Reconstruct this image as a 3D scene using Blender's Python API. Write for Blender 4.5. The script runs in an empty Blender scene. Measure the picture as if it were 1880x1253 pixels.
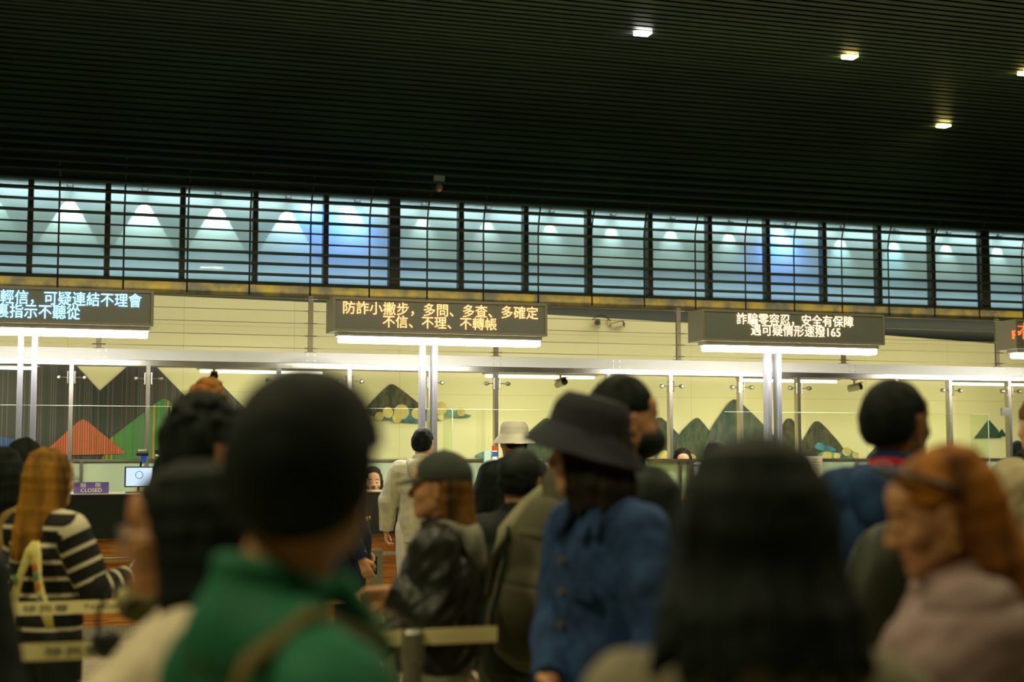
import bpy, bmesh, math, random
import numpy as np
import openvdb
from mathutils import Vector, Matrix, Euler

# ------------------------------------------------------------------ camera, light, exposure
SC = bpy.context.scene
COL = SC.collection
FPX = 2611.1
YAW = math.radians(17.4)
PITCH = math.radians(4.49)
CAM_Z = 1.53
cam_data = bpy.data.cameras.new('camera')
cam = bpy.data.objects.new('camera', cam_data)
COL.objects.link(cam)
cam.location = (0, 0, CAM_Z)
cam.rotation_euler = (math.pi / 2 + PITCH, 0, -YAW)
cam_data.lens = 50
cam_data.sensor_width = 36
cam_data.clip_start = 0.05
cam_data.clip_end = 200
cam_data.dof.use_dof = True
cam_data.dof.focus_distance = 12.7
cam_data.dof.aperture_fstop = 1.65
SC.camera = cam
SC.view_settings.view_transform = 'Standard'
SC.view_settings.look = 'None'
SC.view_settings.exposure = 0.0
SC.view_settings.gamma = 1.0
SC.view_settings.use_curve_mapping = False

SC.cycles.transparent_max_bounces = 32
SC.cycles.max_bounces = 6
world = bpy.data.worlds.new('world')
SC.world = world
world.use_nodes = True
world.node_tree.nodes['Background'].inputs[0].default_value = (0.10, 0.30, 0.14, 1)
world.node_tree.nodes['Background'].inputs[1].default_value = 0.03


def area_light(name, loc, size, size_y, power, color, rot=(0, 0, 0), parent=None, spread=math.pi):
    l = bpy.data.lights.new(name, 'AREA')
    l.shape = 'RECTANGLE'
    l.size, l.size_y = size, size_y
    l.energy, l.color = power, color
    l.spread = spread
    o = bpy.data.objects.new(name, l)
    o.location, o.rotation_euler = loc, rot
    COL.objects.link(o)
    if parent: o.parent = parent
    return o


def spot_light(name, loc, rot, power, color, angle, blend, radius, parent=None):
    l = bpy.data.lights.new(name, 'SPOT')
    l.energy, l.color = power, color
    l.spot_size, l.spot_blend, l.shadow_soft_size = angle, blend, radius
    o = bpy.data.objects.new(name, l)
    o.location, o.rotation_euler = loc, rot
    COL.objects.link(o)
    if parent: o.parent = parent
    return o


# the hall's ceiling lights over the queue
WARM = (1.0, 0.88, 0.50)
for lx, ly, lw in ((-2.6, 2.0, 190), (2.2, 0.6, 60), (1.0, 4.6, 85), (5.4, 3.6, 110), (-1.8, 6.6, 90), (3.0, 8.2, 80), (7.4, 7.8, 70)):
    area_light('hall_light', (lx, ly, 5.6), 0.5, 0.5, lw, WARM)


def cam_ray(px, py):
    x = (px - 940) / FPX; y = (626.5 - py) / FPX
    f = math.cos(PITCH) - y * math.sin(PITCH); u = math.sin(PITCH) + y * math.cos(PITCH)
    return (x * math.cos(YAW) + f * math.sin(YAW), -x * math.sin(YAW) + f * math.cos(YAW), u, f)


def on_plane(px, py, Y):
    """the point of the photograph at wall distance Y"""
    a, b, c, f = cam_ray(px, py); s = Y / b
    return Vector((a * s, Y, CAM_Z + c * s))


def at_depth(px, py, d):
    a, b, c, f = cam_ray(px, py); s = d / f
    return Vector((a * s, b * s, CAM_Z + c * s))


# ------------------------------------------------------------------ materials
MATS = {}


def mat(name, col, rough=0.6, metal=0.0, emit=None, estr=0.0, noise=0.0, nscale=8.0, bump=0.0, bscale=60.0, stretch=(1, 1, 1), spec=None, col2=None, coat=0):
    if name in MATS: return MATS[name]
    m = bpy.data.materials.new(name)
    m.use_nodes = True
    nt = m.node_tree; N = nt.nodes; L = nt.links
    b = N['Principled BSDF']
    b.inputs['Base Color'].default_value = (*col, 1)
    b.inputs['Roughness'].default_value = rough
    b.inputs['Metallic'].default_value = metal
    if spec is not None: b.inputs['Specular IOR Level'].default_value = spec
    if coat: b.inputs['Coat Weight'].default_value = coat
    if emit:
        b.inputs['Emission Color'].default_value = (*emit, 1)
        b.inputs['Emission Strength'].default_value = estr
    if noise or bump:
        tc = N.new('ShaderNodeTexCoord'); mp = N.new('ShaderNodeMapping')
        mp.inputs['Scale'].default_value = stretch
        L.new(tc.outputs['Object'], mp.inputs['Vector'])
    if noise:
        n = N.new('ShaderNodeTexNoise'); n.inputs['Scale'].default_value = nscale
        n.inputs['Detail'].default_value = 5
        L.new(mp.outputs[0], n.inputs['Vector'])
        r = N.new('ShaderNodeMix'); r.data_type = 'RGBA'
        c2 = col2 if col2 else tuple(max(0, c * (1 - noise)) for c in col)
        c1 = col if col2 else tuple(min(1, c * (1 + noise)) for c in col)
        r.inputs[6].default_value = (*c1, 1); r.inputs[7].default_value = (*c2, 1)
        mr = N.new('ShaderNodeMapRange'); mr.inputs[1].default_value = 0.35; mr.inputs[2].default_value = 0.65
        L.new(n.outputs[0], mr.inputs[0]); L.new(mr.outputs[0], r.inputs[0])
        L.new(r.outputs[2], b.inputs['Base Color'])
    if bump:
        n = N.new('ShaderNodeTexNoise'); n.inputs['Scale'].default_value = bscale; n.inputs['Detail'].default_value = 3
        L.new(mp.outputs[0], n.inputs['Vector'])
        bp = N.new('ShaderNodeBump'); bp.inputs['Strength'].default_value = bump; bp.inputs['Distance'].default_value = 0.02
        L.new(n.outputs[0], bp.inputs['Height']); L.new(bp.outputs[0], b.inputs['Normal'])
    MATS[name] = m
    return m


def glass_mat(name, tint=(0.96, 1.0, 0.96), refl=1.0):
    if name in MATS: return MATS[name]
    m = bpy.data.materials.new(name); m.use_nodes = True
    nt = m.node_tree; N = nt.nodes; L = nt.links
    N.remove(N['Principled BSDF'])
    out = N['Material Output']
    t = N.new('ShaderNodeBsdfTransparent'); t.inputs[0].default_value = (*tint, 1)
    g = N.new('ShaderNodeBsdfGlossy'); g.inputs['Roughness'].default_value = 0.02
    fr = N.new('ShaderNodeFresnel'); fr.inputs[0].default_value = 1.45
    mm = N.new('ShaderNodeMath'); mm.operation = 'MULTIPLY'; mm.inputs[1].default_value = refl
    ge = N.new('ShaderNodeNewGeometry'); iv = N.new('ShaderNodeMath'); iv.operation = 'SUBTRACT'; iv.inputs[0].default_value = 1.0
    m0 = N.new('ShaderNodeMath'); m0.operation = 'MULTIPLY'
    L.new(ge.outputs['Backfacing'], iv.inputs[1]); L.new(fr.outputs[0], m0.inputs[0]); L.new(iv.outputs[0], m0.inputs[1]); L.new(m0.outputs[0], mm.inputs[0])
    mx = N.new('ShaderNodeMixShader')
    L.new(mm.outputs[0], mx.inputs[0]); L.new(t.outputs[0], mx.inputs[1]); L.new(g.outputs[0], mx.inputs[2])
    L.new(mx.outputs[0], out.inputs[0])
    MATS[name] = m
    return m


# ------------------------------------------------------------------ object helpers
def tag(o, label=None, cat=None, group=None, kind=None):
    if label: o['label'] = label
    if cat: o['category'] = cat
    if group: o['group'] = group
    if kind: o['kind'] = kind
    return o


def empty(name, loc=(0, 0, 0), rz=0.0, label=None, cat=None, group=None, kind=None):
    o = bpy.data.objects.new(name, None)
    o.empty_display_size = 0.1
    COL.objects.link(o)
    o.location = loc; o.rotation_euler = (0, 0, rz)
    return tag(o, label, cat, group, kind)


def add_box(bm, c, s, R=None, bev=0.0):
    r = bmesh.ops.create_cube(bm, size=1.0)
    M = Matrix.Translation(Vector(c)) @ (R.to_4x4() if R is not None else Matrix()) @ Matrix.Diagonal((*s, 1))
    bmesh.ops.transform(bm, matrix=M, verts=r['verts'])
    if bev:
        es = list({e for v in r['verts'] for e in v.link_edges})
        bmesh.ops.bevel(bm, geom=es, offset=bev, segments=2, affect='EDGES', profile=0.5)
    return bm


def add_cyl(bm, a, b, r1, r2=None, seg=16, caps=True):
    a = Vector(a); b = Vector(b)
    if r2 is None: r2 = r1
    d = b - a
    q = d.to_track_quat('Z', 'Y').to_matrix().to_4x4()
    r = bmesh.ops.create_cone(bm, cap_ends=caps, segments=seg, radius1=r1, radius2=r2, depth=d.length)
    bmesh.ops.transform(bm, matrix=Matrix.Translation((a + b) / 2) @ q, verts=r['verts'])
    return bm


def add_sph(bm, c, r, seg=16, scale=(1, 1, 1)):
    x = bmesh.ops.create_uvsphere(bm, u_segments=seg, v_segments=max(6, seg // 2), radius=r)
    bmesh.ops.transform(bm, matrix=Matrix.Translation(Vector(c)) @ Matrix.Diagonal((*scale, 1)), verts=x['verts'])
    return bm


def add_lathe(bm, c, prof, seg=32, R=None):
    """prof: list of (radius, height)"""
    rings = []
    for r, z in prof:
        ring = []
        for i in range(seg):
            a = 2 * math.pi * i / seg
            p = Vector((r * math.cos(a), r * math.sin(a), z))
            if R is not None: p = R @ p
            ring.append(bm.verts.new(p + Vector(c)))
        rings.append(ring)
    for j in range(len(rings) - 1):
        for i in range(seg):
            bm.faces.new((rings[j][i], rings[j][(i + 1) % seg], rings[j + 1][(i + 1) % seg], rings[j + 1][i]))
    return bm


def add_tube(bm, pts, r, seg=8):
    pts = [Vector(p) for p in pts]
    rings = []
    for i, p in enumerate(pts):
        t = (pts[min(i + 1, len(pts) - 1)] - pts[max(i - 1, 0)]).normalized()
        up = Vector((0, 0, 1)) if abs(t.z) < 0.9 else Vector((0, 1, 0))
        u = t.cross(up).normalized(); v = t.cross(u).normalized()
        rr = r[i] if isinstance(r, (list, tuple)) else r
        rings.append([bm.verts.new(p + (u * math.cos(2 * math.pi * k / seg) + v * math.sin(2 * math.pi * k / seg)) * rr) for k in range(seg)])
    for j in range(len(rings) - 1):
        for i in range(seg):
            bm.faces.new((rings[j][i], rings[j][(i + 1) % seg], rings[j + 1][(i + 1) % seg], rings[j + 1][i]))
    bm.faces.new(rings[0]); bm.faces.new(list(reversed(rings[-1])))
    return bm


def add_prism(bm, pts, y0, y1):
    """outline in (x, z), extruded from y0 to y1"""
    a = [bm.verts.new((x, y0, z)) for x, z in pts]
    b = [bm.verts.new((x, y1, z)) for x, z in pts]
    bm.faces.new(a); bm.faces.new(list(reversed(b)))
    n = len(pts)
    for i in range(n):
        bm.faces.new((a[i], b[i], b[(i + 1) % n], a[(i + 1) % n]))
    return bm


def obj(name, bm, m, parent=None, smooth=False, loc=None):
    bmesh.ops.recalc_face_normals(bm, faces=bm.faces)
    me = bpy.data.meshes.new(name)
    bm.to_mesh(me); bm.free()
    for x in (m if isinstance(m, (list, tuple)) else [m]): me.materials.append(x)
    if smooth:
        for p in me.polygons: p.use_smooth = True
    o = bpy.data.objects.new(name, me)
    COL.objects.link(o)
    if parent: o.parent = parent
    if loc: o.location = loc
    return o


def box(name, c, s, m, parent=None, bev=0.0, R=None):
    return obj(name, add_box(bmesh.new(), c, s, R, bev), m, parent)


def copy_tree(o, parent=None):
    c = o.copy(); COL.objects.link(c); c.parent = parent
    for ch in list(o.children): copy_tree(ch, c)
    return c


def text_obj(name, s, size, m, parent, loc, rot, offset=0.0, extrude=0.002, align='LEFT', space=1.0, shear=0, sx=1.0):
    cu = bpy.data.curves.new(name, 'FONT')
    cu.body = s; cu.size = size; cu.extrude = extrude; cu.offset = offset
    cu.align_x = align; cu.align_y = 'CENTER'; cu.space_character = space
    cu.resolution_u = 3
    t = bpy.data.objects.new('tmp', cu); COL.objects.link(t)
    bpy.context.view_layer.update()
    me = bpy.data.meshes.new_from_object(t.evaluated_get(bpy.context.evaluated_depsgraph_get()))
    bpy.data.objects.remove(t); bpy.data.curves.remove(cu)
    me.name = name; me.materials.clear(); me.materials.append(m)
    o = bpy.data.objects.new(name, me); COL.objects.link(o)
    if parent: o.parent = parent
    o.location = loc; o.rotation_euler = rot; o.scale = (sx, 1, 1)
    return o


M_STEEL = mat('brushed_steel', (0.50, 0.47, 0.40), 0.32, 1.0, noise=0.12, nscale=4, stretch=(30, 30, 1))
M_STEEL_H = mat('brushed_steel_rail', (0.52, 0.49, 0.44), 0.28, 1.0, noise=0.25, nscale=1.2)
M_ALU = mat('painted_column', (0.22, 0.22, 0.26), 0.4, 0.3)
M_DARK = mat('dark_bar', (0.012, 0.018, 0.008), 0.5, 0.0, spec=0.25)
M_BLACK = mat('black_plastic', (0.012, 0.014, 0.012), 0.4)
M_WHITE = mat('white_enamel', (0.78, 0.80, 0.78), 0.35)
M_CREAM = mat('cream_plastic', (0.62, 0.57, 0.36), 0.4)
M_GLASS = glass_mat('clear_glass', (0.99, 1.0, 0.975), 0.9)
M_GLASS_EDGE = mat('glass_edge', (0.55, 0.66, 0.50), 0.2)
# ------------------------------------------------------------------ the setting
def struct(o): return tag(o, kind='structure')


# floor
def floor_mat():
    m = mat('floor_tiles', (0.36, 0.32, 0.2), 0.25, noise=0.15, nscale=3)
    nt = m.node_tree; N = nt.nodes; L = nt.links
    b = N['Principled BSDF']
    br = N.new('ShaderNodeTexBrick'); br.offset = 0
    br.inputs['Color1'].default_value = (0.34, 0.31, 0.19, 1); br.inputs['Color2'].default_value = (0.30, 0.27, 0.17, 1)
    br.inputs['Mortar'].default_value = (0.12, 0.11, 0.07, 1)
    br.inputs['Scale'].default_value = 1.0; br.inputs['Mortar Size'].default_value = 0.004
    br.inputs['Brick Width'].default_value = 0.6; br.inputs['Row Height'].default_value = 0.6
    tc = N.new('ShaderNodeTexCoord')
    L.new(tc.outputs['Object'], br.inputs['Vector']); L.new(br.outputs[0], b.inputs['Base Color'])
    return m


struct(box('floor', (6, 8, -0.05), (36, 26, 0.1), floor_mat()))

# --- slatted ceiling: profile in (Y, z), from the foot of the screen up and over the hall
def profile(s):
    """arc length s from the foot of the slatted screen -> (Y, z, angle of the surface from vertical)"""
    zv = 0.66
    if s < zv: return 17.5, 3.72 + s, 0.0
    a, b = 3.6, 1.42
    t, acc = 0.0, zv
    while t < math.pi / 2:
        dt = 0.004
        acc += math.hypot(a * math.sin(t), b * math.cos(t)) * dt
        t += dt
        if acc >= s:
            return 17.5 - a + a * math.cos(t), 3.72 + zv + b * math.sin(t), math.atan2(a * math.sin(t), b * math.cos(t))
    return 17.5 - a - (s - acc), 3.72 + zv + b, math.pi / 2


PROF = [profile(i * 0.132) for i in range(0, 150)]
XL, XR = -8.0, 24.0
# slats: one long blade per row, standing on edge across the surface
CEIL = empty('ceiling', kind='structure')
bm = bmesh.new()
back = []
for i, (y, z, an) in enumerate(PROF):
    # surface normal points to the hall
    n = Vector((0, -math.cos(an), -math.sin(an))); t = Vector((0, -math.sin(an), math.cos(an)))
    w = 0.085 if i > 8 else (0.05 if i in (3, 4) else 0.07)
    th = 0.016 if i in (3, 4) else 0.03
    if i > 10: th = 0.05
    if i > 13: th = 0.085
    R = Matrix((Vector((1, 0, 0)), n, t)).transposed()
    if i > 22:
        # joints between blade lengths
        x = XL
        add_box(bm, ((XL + XR) / 2, y, z), (XR - XL, w, th), R)
    else:
        add_box(bm, ((XL + XR) / 2, y, z), (XR - XL, w, th), R)
    if an > math.radians(48): back.append((y + n.y * -0.12, z + n.z * -0.12))
M_SLAT = mat('ceiling_slat', (0.013, 0.034, 0.018), 0.5, 0.0, noise=0.3, nscale=0.6, spec=0.5)
o = obj('slat', bm, M_SLAT, CEIL); o['kind'] = 'stuff'
# dark soffit above the slats
bm = bmesh.new()
for (y0, z0), (y1, z1) in zip(back, back[1:]):
    v = [bm.verts.new(p) for p in ((XL, y0, z0), (XR, y0, z0), (XR, y1, z1), (XL, y1, z1))]
    bm.faces.new(v)
y0, z0 = back[-1]
v = [bm.verts.new(p) for p in ((XL, y0, z0), (XR, y0, z0), (XR, -6, z0), (XL, -6, z0))]
bm.faces.new(v)
bmesh.ops.remove_doubles(bm, verts=bm.verts, dist=1e-4)
r = bmesh.ops.extrude_face_region(bm, geom=list(bm.faces))
bmesh.ops.translate(bm, vec=(0, 0.02, 0.04), verts=[g for g in r['geom'] if isinstance(g, bmesh.types.BMVert)])
obj('soffit', bm, mat('soffit_paint', (0.012, 0.022, 0.010), 0.9), CEIL)
# curved ribs that carry the slats
ribs_px = [678 - 560 + k for k in ()]
for k in range(-5, 22):
    x = 0.2065 * 17.5 - 5 * 0.749 + k * 0.749
    pts = []
    for s in [0.0 - 0.25] + [j * 0.08 for j in range(0, 48)]:
        y, z, an = profile(max(0, s))
        if s < 0: z -= 0.25
        pts.append((x, y + 0.05 * math.cos(an), z + 0.05 * math.sin(an)))
    r = obj('rib', add_tube(bmesh.new(), pts, 0.011, 6), M_DARK, CEIL)

# --- the lit window band behind the screen
M_PANEL = mat('window_panel', (0.62, 0.74, 0.72), 0.75, noise=0.04, nscale=1.5)
struct(box('wall_back', (8, 20.35, 2.9), (36, 0.1, 5.8), M_PANEL))
M_MULL = mat('bronze_mullion', (0.030, 0.028, 0.012), 0.45, 0.2)
MX = [(-0.0258 + 0.0499 * k) * 20 for k in range(-3, 24)]
for k, x in enumerate(MX):
    thick = (k - 3) % 10 == 5
    w = 0.16 if thick else 0.075
    o = box('trim_%d' % (k + 1), (x, 20.0, 4.65), (w, 0.14, 1.46), M_MULL)
    struct(o)
    if k < len(MX) - 1:
        x1 = MX[k + 1]
        g = box('window_%d' % (k + 1), ((x + x1) / 2, 20.0, 4.65), (x1 - x - w - 0.002 if not thick else x1 - x - 0.12, 0.012, 1.46), glass_mat('window_glass', (0.93, 1, 1), 0.35))
        struct(g)
        if thick: g.location = (0.04, 0, 0)
# head and sill of the band
struct(box('trim_40', (8, 20.11, 5.52), (36, 0.40, 0.56), M_DARK))
struct(box('trim_41', (8, 20.0, 3.90), (36, 0.2, 0.04), M_DARK))
# polished strip below the windows; its yellow patches are lamp reflections painted into the colour
gm = mat('bronze_strip_painted_glints', (0.24, 0.23, 0.18), 0.3, 0.4, noise=1, col2=(0.66, 0.50, 0.10), nscale=4.5, bump=0.4, bscale=2.5)
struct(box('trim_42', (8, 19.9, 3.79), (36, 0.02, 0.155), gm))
for k in range(0, 40):
    x = -3.6 + k * 0.62
    if x > 20: break
area_light('strip_fill_light', (8, 19.6, 3.55), 28, 0.05, 75, (1.0, 0.88, 0.55), rot=(math.radians(120), 0, 0))  # added fill that brightens the metal strip, no lamp of the hall
struct(box('trim_43', (8, 19.85, 3.2), (36, 0.1, 1.0), mat('dark_band', (0.004, 0.010, 0.010), 0.7)))
# walls closing the hall
M_HALL = mat('hall_wall', (0.05, 0.055, 0.035), 0.7)
struct(box('wall_left', (-8.1, 8, 2.9), (0.2, 28, 5.8), M_HALL))
struct(box('wall_right', (24.1, 8, 2.9), (0.2, 28, 5.8), M_HALL))
struct(box('wall_rear', (8, -5.2, 2.9), (36, 0.2, 5.8), M_HALL))

# downlights in the head of every window bay
BAYC = {0: (0.55, 1.0, 0.65), 4: (0.72, 0.92, 1.0), 13: (0.45, 0.85, 1.0), 14: (0.35, 0.8, 1.0)}
M_LAMP = mat('downlight_lens', (0.8, 0.9, 0.9), 0.4, emit=(0.7, 1, 1), estr=0.6)
proto = None
for k in range(-2, 19):
    x = (-0.0258 + 0.0499 * (k + 0.5)) * 20
    if proto is None:
        proto = empty('window_downlight', (x, 20.22, 5.13))
        bm = add_cyl(bmesh.new(), (0, 0, 0), (0, 0, 0.07), 0.045)
        obj('housing', bm, M_BLACK, proto)
        bm = add_cyl(bmesh.new(), (0, 0, -0.004), (0, 0, 0.002), 0.032)
        obj('lens', bm, M_LAMP, proto)
        d = proto
    else:
        d = copy_tree(proto); d.location = (x, 20.22, 5.13)
    bays = 'left of the picture edge;cut by the left picture edge;first;second;third;fourth;fifth;sixth;seventh;eighth;ninth;tenth;eleventh;twelfth;thirteenth;fourteenth;fifteenth;sixteenth;seventeenth;eighteenth;nineteenth'.split(';')
    nm = bays[k + 2]
    tag(d, 'small downlight at the head of the ' + (nm + ' window bay counted from the left' if k >= 0 else 'window bay ' + nm), 'light', 'downlights in the window bays')
    kk = k + 1
    col = BAYC.get(kk, (0.86, 1.0, 0.94))
    pw = 46 if 1 <= kk <= 4 else 7
    if kk == 13: pw = 20
    if kk == 14: pw = 26
    if kk == 5: pw = 6
    if kk == 12: pw = 6
    spot_light('bay_spot', (0, 0, -0.02), (math.radians(6), 0, 0), pw, col, math.radians(60), 0.12 if kk < 5 else 1.0, 0.01 if kk < 5 else 0.05, parent=d)
    if kk in (4, 5, 12):
        spot_light('bay_blue', (0.3 if kk == 4 else -0.1, 0, -0.02), (math.radians(8), 0, 0), {4: 40, 5: 110, 12: 110}[kk], (0.06, 0.22, 1.0), math.radians(150), 1.0, 0.05, parent=d)
# added cold area lights, no fixture, lighting the panels evenly from head and foot
area_light('bay_fill', (8, 20.14, 5.20), 28, 0.05, 85, (0.78, 0.91, 0.93), rot=(math.radians(12), 0, 0))
area_light('bay_fill', (8, 20.14, 3.96), 28, 0.05, 30, (0.72, 0.86, 0.98), rot=(math.radians(168), 0, 0))

# --- cream partition behind the booths, its top falling away to the right
TOPS = [(-8, 3.27), (0.895, 3.255), (3.2, 3.225), (5.45, 3.173), (7.7, 3.11), (10.05, 3.039), (11.66, 2.97), (14, 2.85), (18, 2.6)]
def wall_mat():
    m = mat('cream_wall', (0.72, 0.685, 0.42), 0.55)
    nt = m.node_tree; N = nt.nodes; L = nt.links
    b = N['Principled BSDF']
    tc = N.new('ShaderNodeTexCoord')
    br = N.new('ShaderNodeTexBrick'); br.offset = 0
    sp = N.new('ShaderNodeSeparateXYZ'); cb = N.new('ShaderNodeCombineXYZ')
    L.new(tc.outputs['Object'], sp.inputs[0]); L.new(sp.outputs[0], cb.inputs[0]); L.new(sp.outputs[2], cb.inputs[1])
    L.new(cb.outputs[0], br.inputs['Vector'])
    br.inputs['Scale'].default_value = 1; br.inputs['Mortar Size'].default_value = 0.003
    br.inputs['Mortar Smooth'].default_value = 0.1
    br.inputs['Brick Width'].default_value = 1.22; br.inputs['Row Height'].default_value = 0.735
    br.inputs['Color1'].default_value = (0.72, 0.685, 0.42, 1); br.inputs['Color2'].default_value = (0.70, 0.67, 0.42, 1)
    br.inputs['Mortar'].default_value = (0.55, 0.49, 0.25, 1)
    L.new(br.outputs[0], b.inputs['Base Color'])
    return m
pts = [(x, z) for x, z in TOPS] + [(18, 0), (-8, 0)]
struct(obj('wall_partition', add_prism(bmesh.new(), pts, 16.0, 16.15), wall_mat()))
# ------------------------------------------------------------------ booth row: beam, posts, glass
struct(box('trim_50', (6, 13.45, 2.4235), (30, 0.14, 0.101), mat('white_beam', (0.74, 0.74, 0.70), 0.4)))
struct(box('trim_51', (6, 13.42, 2.3455), (30, 0.09, 0.049), M_STEEL_H))
# joint bolts on the beam
bm = bmesh.new()
for x in (2.2, 4.04, 5.3, 8.0, 0.3, 9.9):
    for dx in (-0.035, 0.035):
        for dz in (-0.028, 0.028):
            add_cyl(bm, (x + dx, 13.375, 2.4235 + dz), (x + dx, 13.382, 2.4235 + dz), 0.006, seg=8)
struct(obj('trim_52', bm, M_STEEL))

# glass posts with spider arms
POSTX = [-2.57, -1.4, -0.745, 0.04, 0.71, 1.90, 2.57, 3.36, 4.03, 5.21, 5.89, 6.68, 7.35, 8.53, 9.20, 9.96, 10.67]
POSTL = {0.04: 'steel glazing post just left of the red striped mountain', 0.71: 'steel glazing post in front of the green striped mountain',
         1.90: 'steel glazing post half hidden behind the big dark head', 2.57: 'steel glazing post left of the small grey mountain with clouds',
         3.36: 'steel glazing post right behind the middle sign columns', 4.03: 'steel glazing post behind the white bucket hat',
         5.21: 'steel glazing post hidden behind the masked man', 5.89: 'steel glazing post right of the masked man, above the gate panel',
         6.68: 'steel glazing post in front of the tallest grey mountain', 7.35: 'steel glazing post just right of the right sign columns',
         8.53: 'steel glazing post hidden behind the man in the navy hoodie', 9.20: 'steel glazing post right of the man in the navy hoodie',
         9.96: 'steel glazing post right of the small dark green mountain, with a hinge plate'}


def make_post(x):
    t = empty('glazing_post', (x, 13.4, 0), 0, POSTL.get(x, 'steel glazing post left of the blue sign, ' + ('outermost' if x < -1 else 'nearer the columns')), 'post', 'steel glazing posts')
    box('upright', (0, 0, 1.16), (0.036, 0.075, 2.319), M_STEEL, t)
    for s in (-1, 1):
        bm = bmesh.new()
        add_cyl(bm, (0.02 * s, -0.045, 2.205), (0.105 * s, -0.045, 2.205), 0.005, seg=8)
        for dz in (-0.045, 0.045):
            add_cyl(bm, (0.018 * s, -0.03, 2.205 + dz), (0.04 * s, -0.045, 2.205 + dz), 0.008, seg=8)
        add_cyl(bm, (0.03 * s, -0.045, 2.15), (0.03 * s, -0.045, 2.26), 0.007, seg=8)
        a = obj('spider_arm', bm, M_STEEL, t)
        bm = bmesh.new()
        add_cyl(bm, (0.11 * s, -0.075, 2.205), (0.11 * s, -0.035, 2.205), 0.021, 0.021, seg=16)
        add_cyl(bm, (0.11 * s, -0.082, 2.205), (0.11 * s, -0.075, 2.205), 0.012, 0.021, seg=16)
        obj('glass_clamp', bm, M_STEEL, a)
    return t


posts = {x: make_post(x) for x in POSTX if -1.5 < x < 10.3}
box('hinge_plate', (-0.07, -0.04, 1.98), (0.10, 0.03, 0.09), M_STEEL, posts[9.96])
# panes between the posts
xs = [x for x in POSTX if -2 < x < 10.5]
for a, b in zip(xs, xs[1:]):
    nm = {0.04: 'clear glass pane in front of the red striped mountain', 0.71: 'clear glass pane before the dark striped panel, above the curly head',
          1.90: 'clear glass pane above the large dark head', 2.57: 'clear glass pane in front of the grey mountain left of the middle sign columns',
          3.36: 'clear glass pane behind the man in the grey hoodie, right of the middle columns', 4.03: 'clear glass pane behind the white bucket hat',
          5.21: 'clear glass pane behind the masked man', 5.89: 'clear glass pane in front of the twin green mountains', 6.68: 'clear glass pane behind the right sign columns',
          7.35: 'clear glass pane in front of the dark mountain with blue clouds', 8.53: 'clear glass pane behind the navy hoodie man', 9.20: 'clear glass pane in front of the small dark green mountain'}.get(a, 'clear glass pane at the left edge, ' + ('outermost' if a < -1 else 'next to the red mountain post'))
    o = box('glass_pane', ((a + b) / 2, 13.36, 1.87), (b - a - 0.13, 0.010, 0.80), M_GLASS)
    tag(o, nm, 'glass pane', 'panes between the glazing posts')

# stanchions and cables above the beam
SX = [-1.65, 0.27, 2.2, 4.04, 6.0, 7.92, 9.85]
SL = ['hidden behind the blue sign, left', 'behind the blue sign', 'left of the middle sign', 'below the middle sign, right of its columns', 'left of the right sign', 'below the right sign, right of its columns', 'under the red lettered sign at the right edge']
for k, x in enumerate(SX):
    t = empty('cable_stanchion', (x, 13.42, 2.474), 0, 'thin bronze cable stanchion on the beam, ' + SL[k], 'stanchion', 'cable stanchions on the beam')
    box('upright', (0, 0, 0.272), (0.045, 0.03, 0.54), mat('bronze_upright', (0.22, 0.19, 0.10), .5, .3), t)
    box('foot_plate', (0, -0.0, 0.004), (0.10, 0.05, 0.008), mat('bronze_upright', (0, 0, 0)), t)
    for j in range(5):
        add = add_cyl(bmesh.new(), (-0.06, -0.02, 0.01 + j * 0.118 + 0.03), (0.06, -0.02, 0.01 + j * 0.118 + 0.03), 0.006, seg=8)
        obj('cable_clamp', add, M_STEEL, t)
for j, wz in enumerate((2.514, 2.632, 2.750, 2.868, 2.986)):
    o = obj('steel_cable', add_cyl(bmesh.new(), (-6, 13.40, wz), (16, 13.40, wz), 0.0045 if j == 4 else 0.003, seg=6), mat('cable_wire', (0.30, 0.27, 0.13), 0.4, 0.8))
    tag(o, 'thin steel cable above the white beam, ' + ('lowest', 'second from the bottom', 'middle one', 'second from the top', 'topmost')[j] + ' of the five', 'cable', 'cables above the beam')

# ------------------------------------------------------------------ overhead LED signs on twin columns
M_SIGN = mat('sign_housing', (0.33, 0.31, 0.25), 0.4, 0.0)
M_SIGN_IN = mat('led_panel', (0.085, 0.09, 0.075), 0.45)
def led_mat():
    m = mat('led_dot_matrix', (0.07, 0.075, 0.06), 0.5)
    nt = m.node_tree; N = nt.nodes; L = nt.links
    b = N['Principled BSDF']
    tc = N.new('ShaderNodeTexCoord'); v = N.new('ShaderNodeTexVoronoi'); v.inputs['Scale'].default_value = 110; v.inputs['Randomness'].default_value = 0
    L.new(tc.outputs['Object'], v.inputs['Vector'])
    r = N.new('ShaderNodeMapRange'); r.inputs[1].default_value = 0.25; r.inputs[2].default_value = 0.4
    L.new(v.outputs['Distance'], r.inputs[0])
    mx = N.new('ShaderNodeMix'); mx.data_type = 'RGBA'
    mx.inputs[6].default_value = (0.62, 0.64, 0.60, 1); mx.inputs[7].default_value = (0.22, 0.24, 0.23, 1)
    L.new(r.outputs[0], mx.inputs[0]); L.new(mx.outputs[2], b.inputs['Base Color'])
    return m
M_LED = led_mat()
M_TUBE = mat('tube_light', (0.9, 0.9, 0.9), 0.5, emit=(1.0, 0.97, 0.88), estr=16)
M_TUBE_END = mat('tube_cap', (0.72, 0.74, 0.66), 0.4)
SIGN_Y = 12.0
RX = (math.pi / 2, 0, 0)


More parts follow.
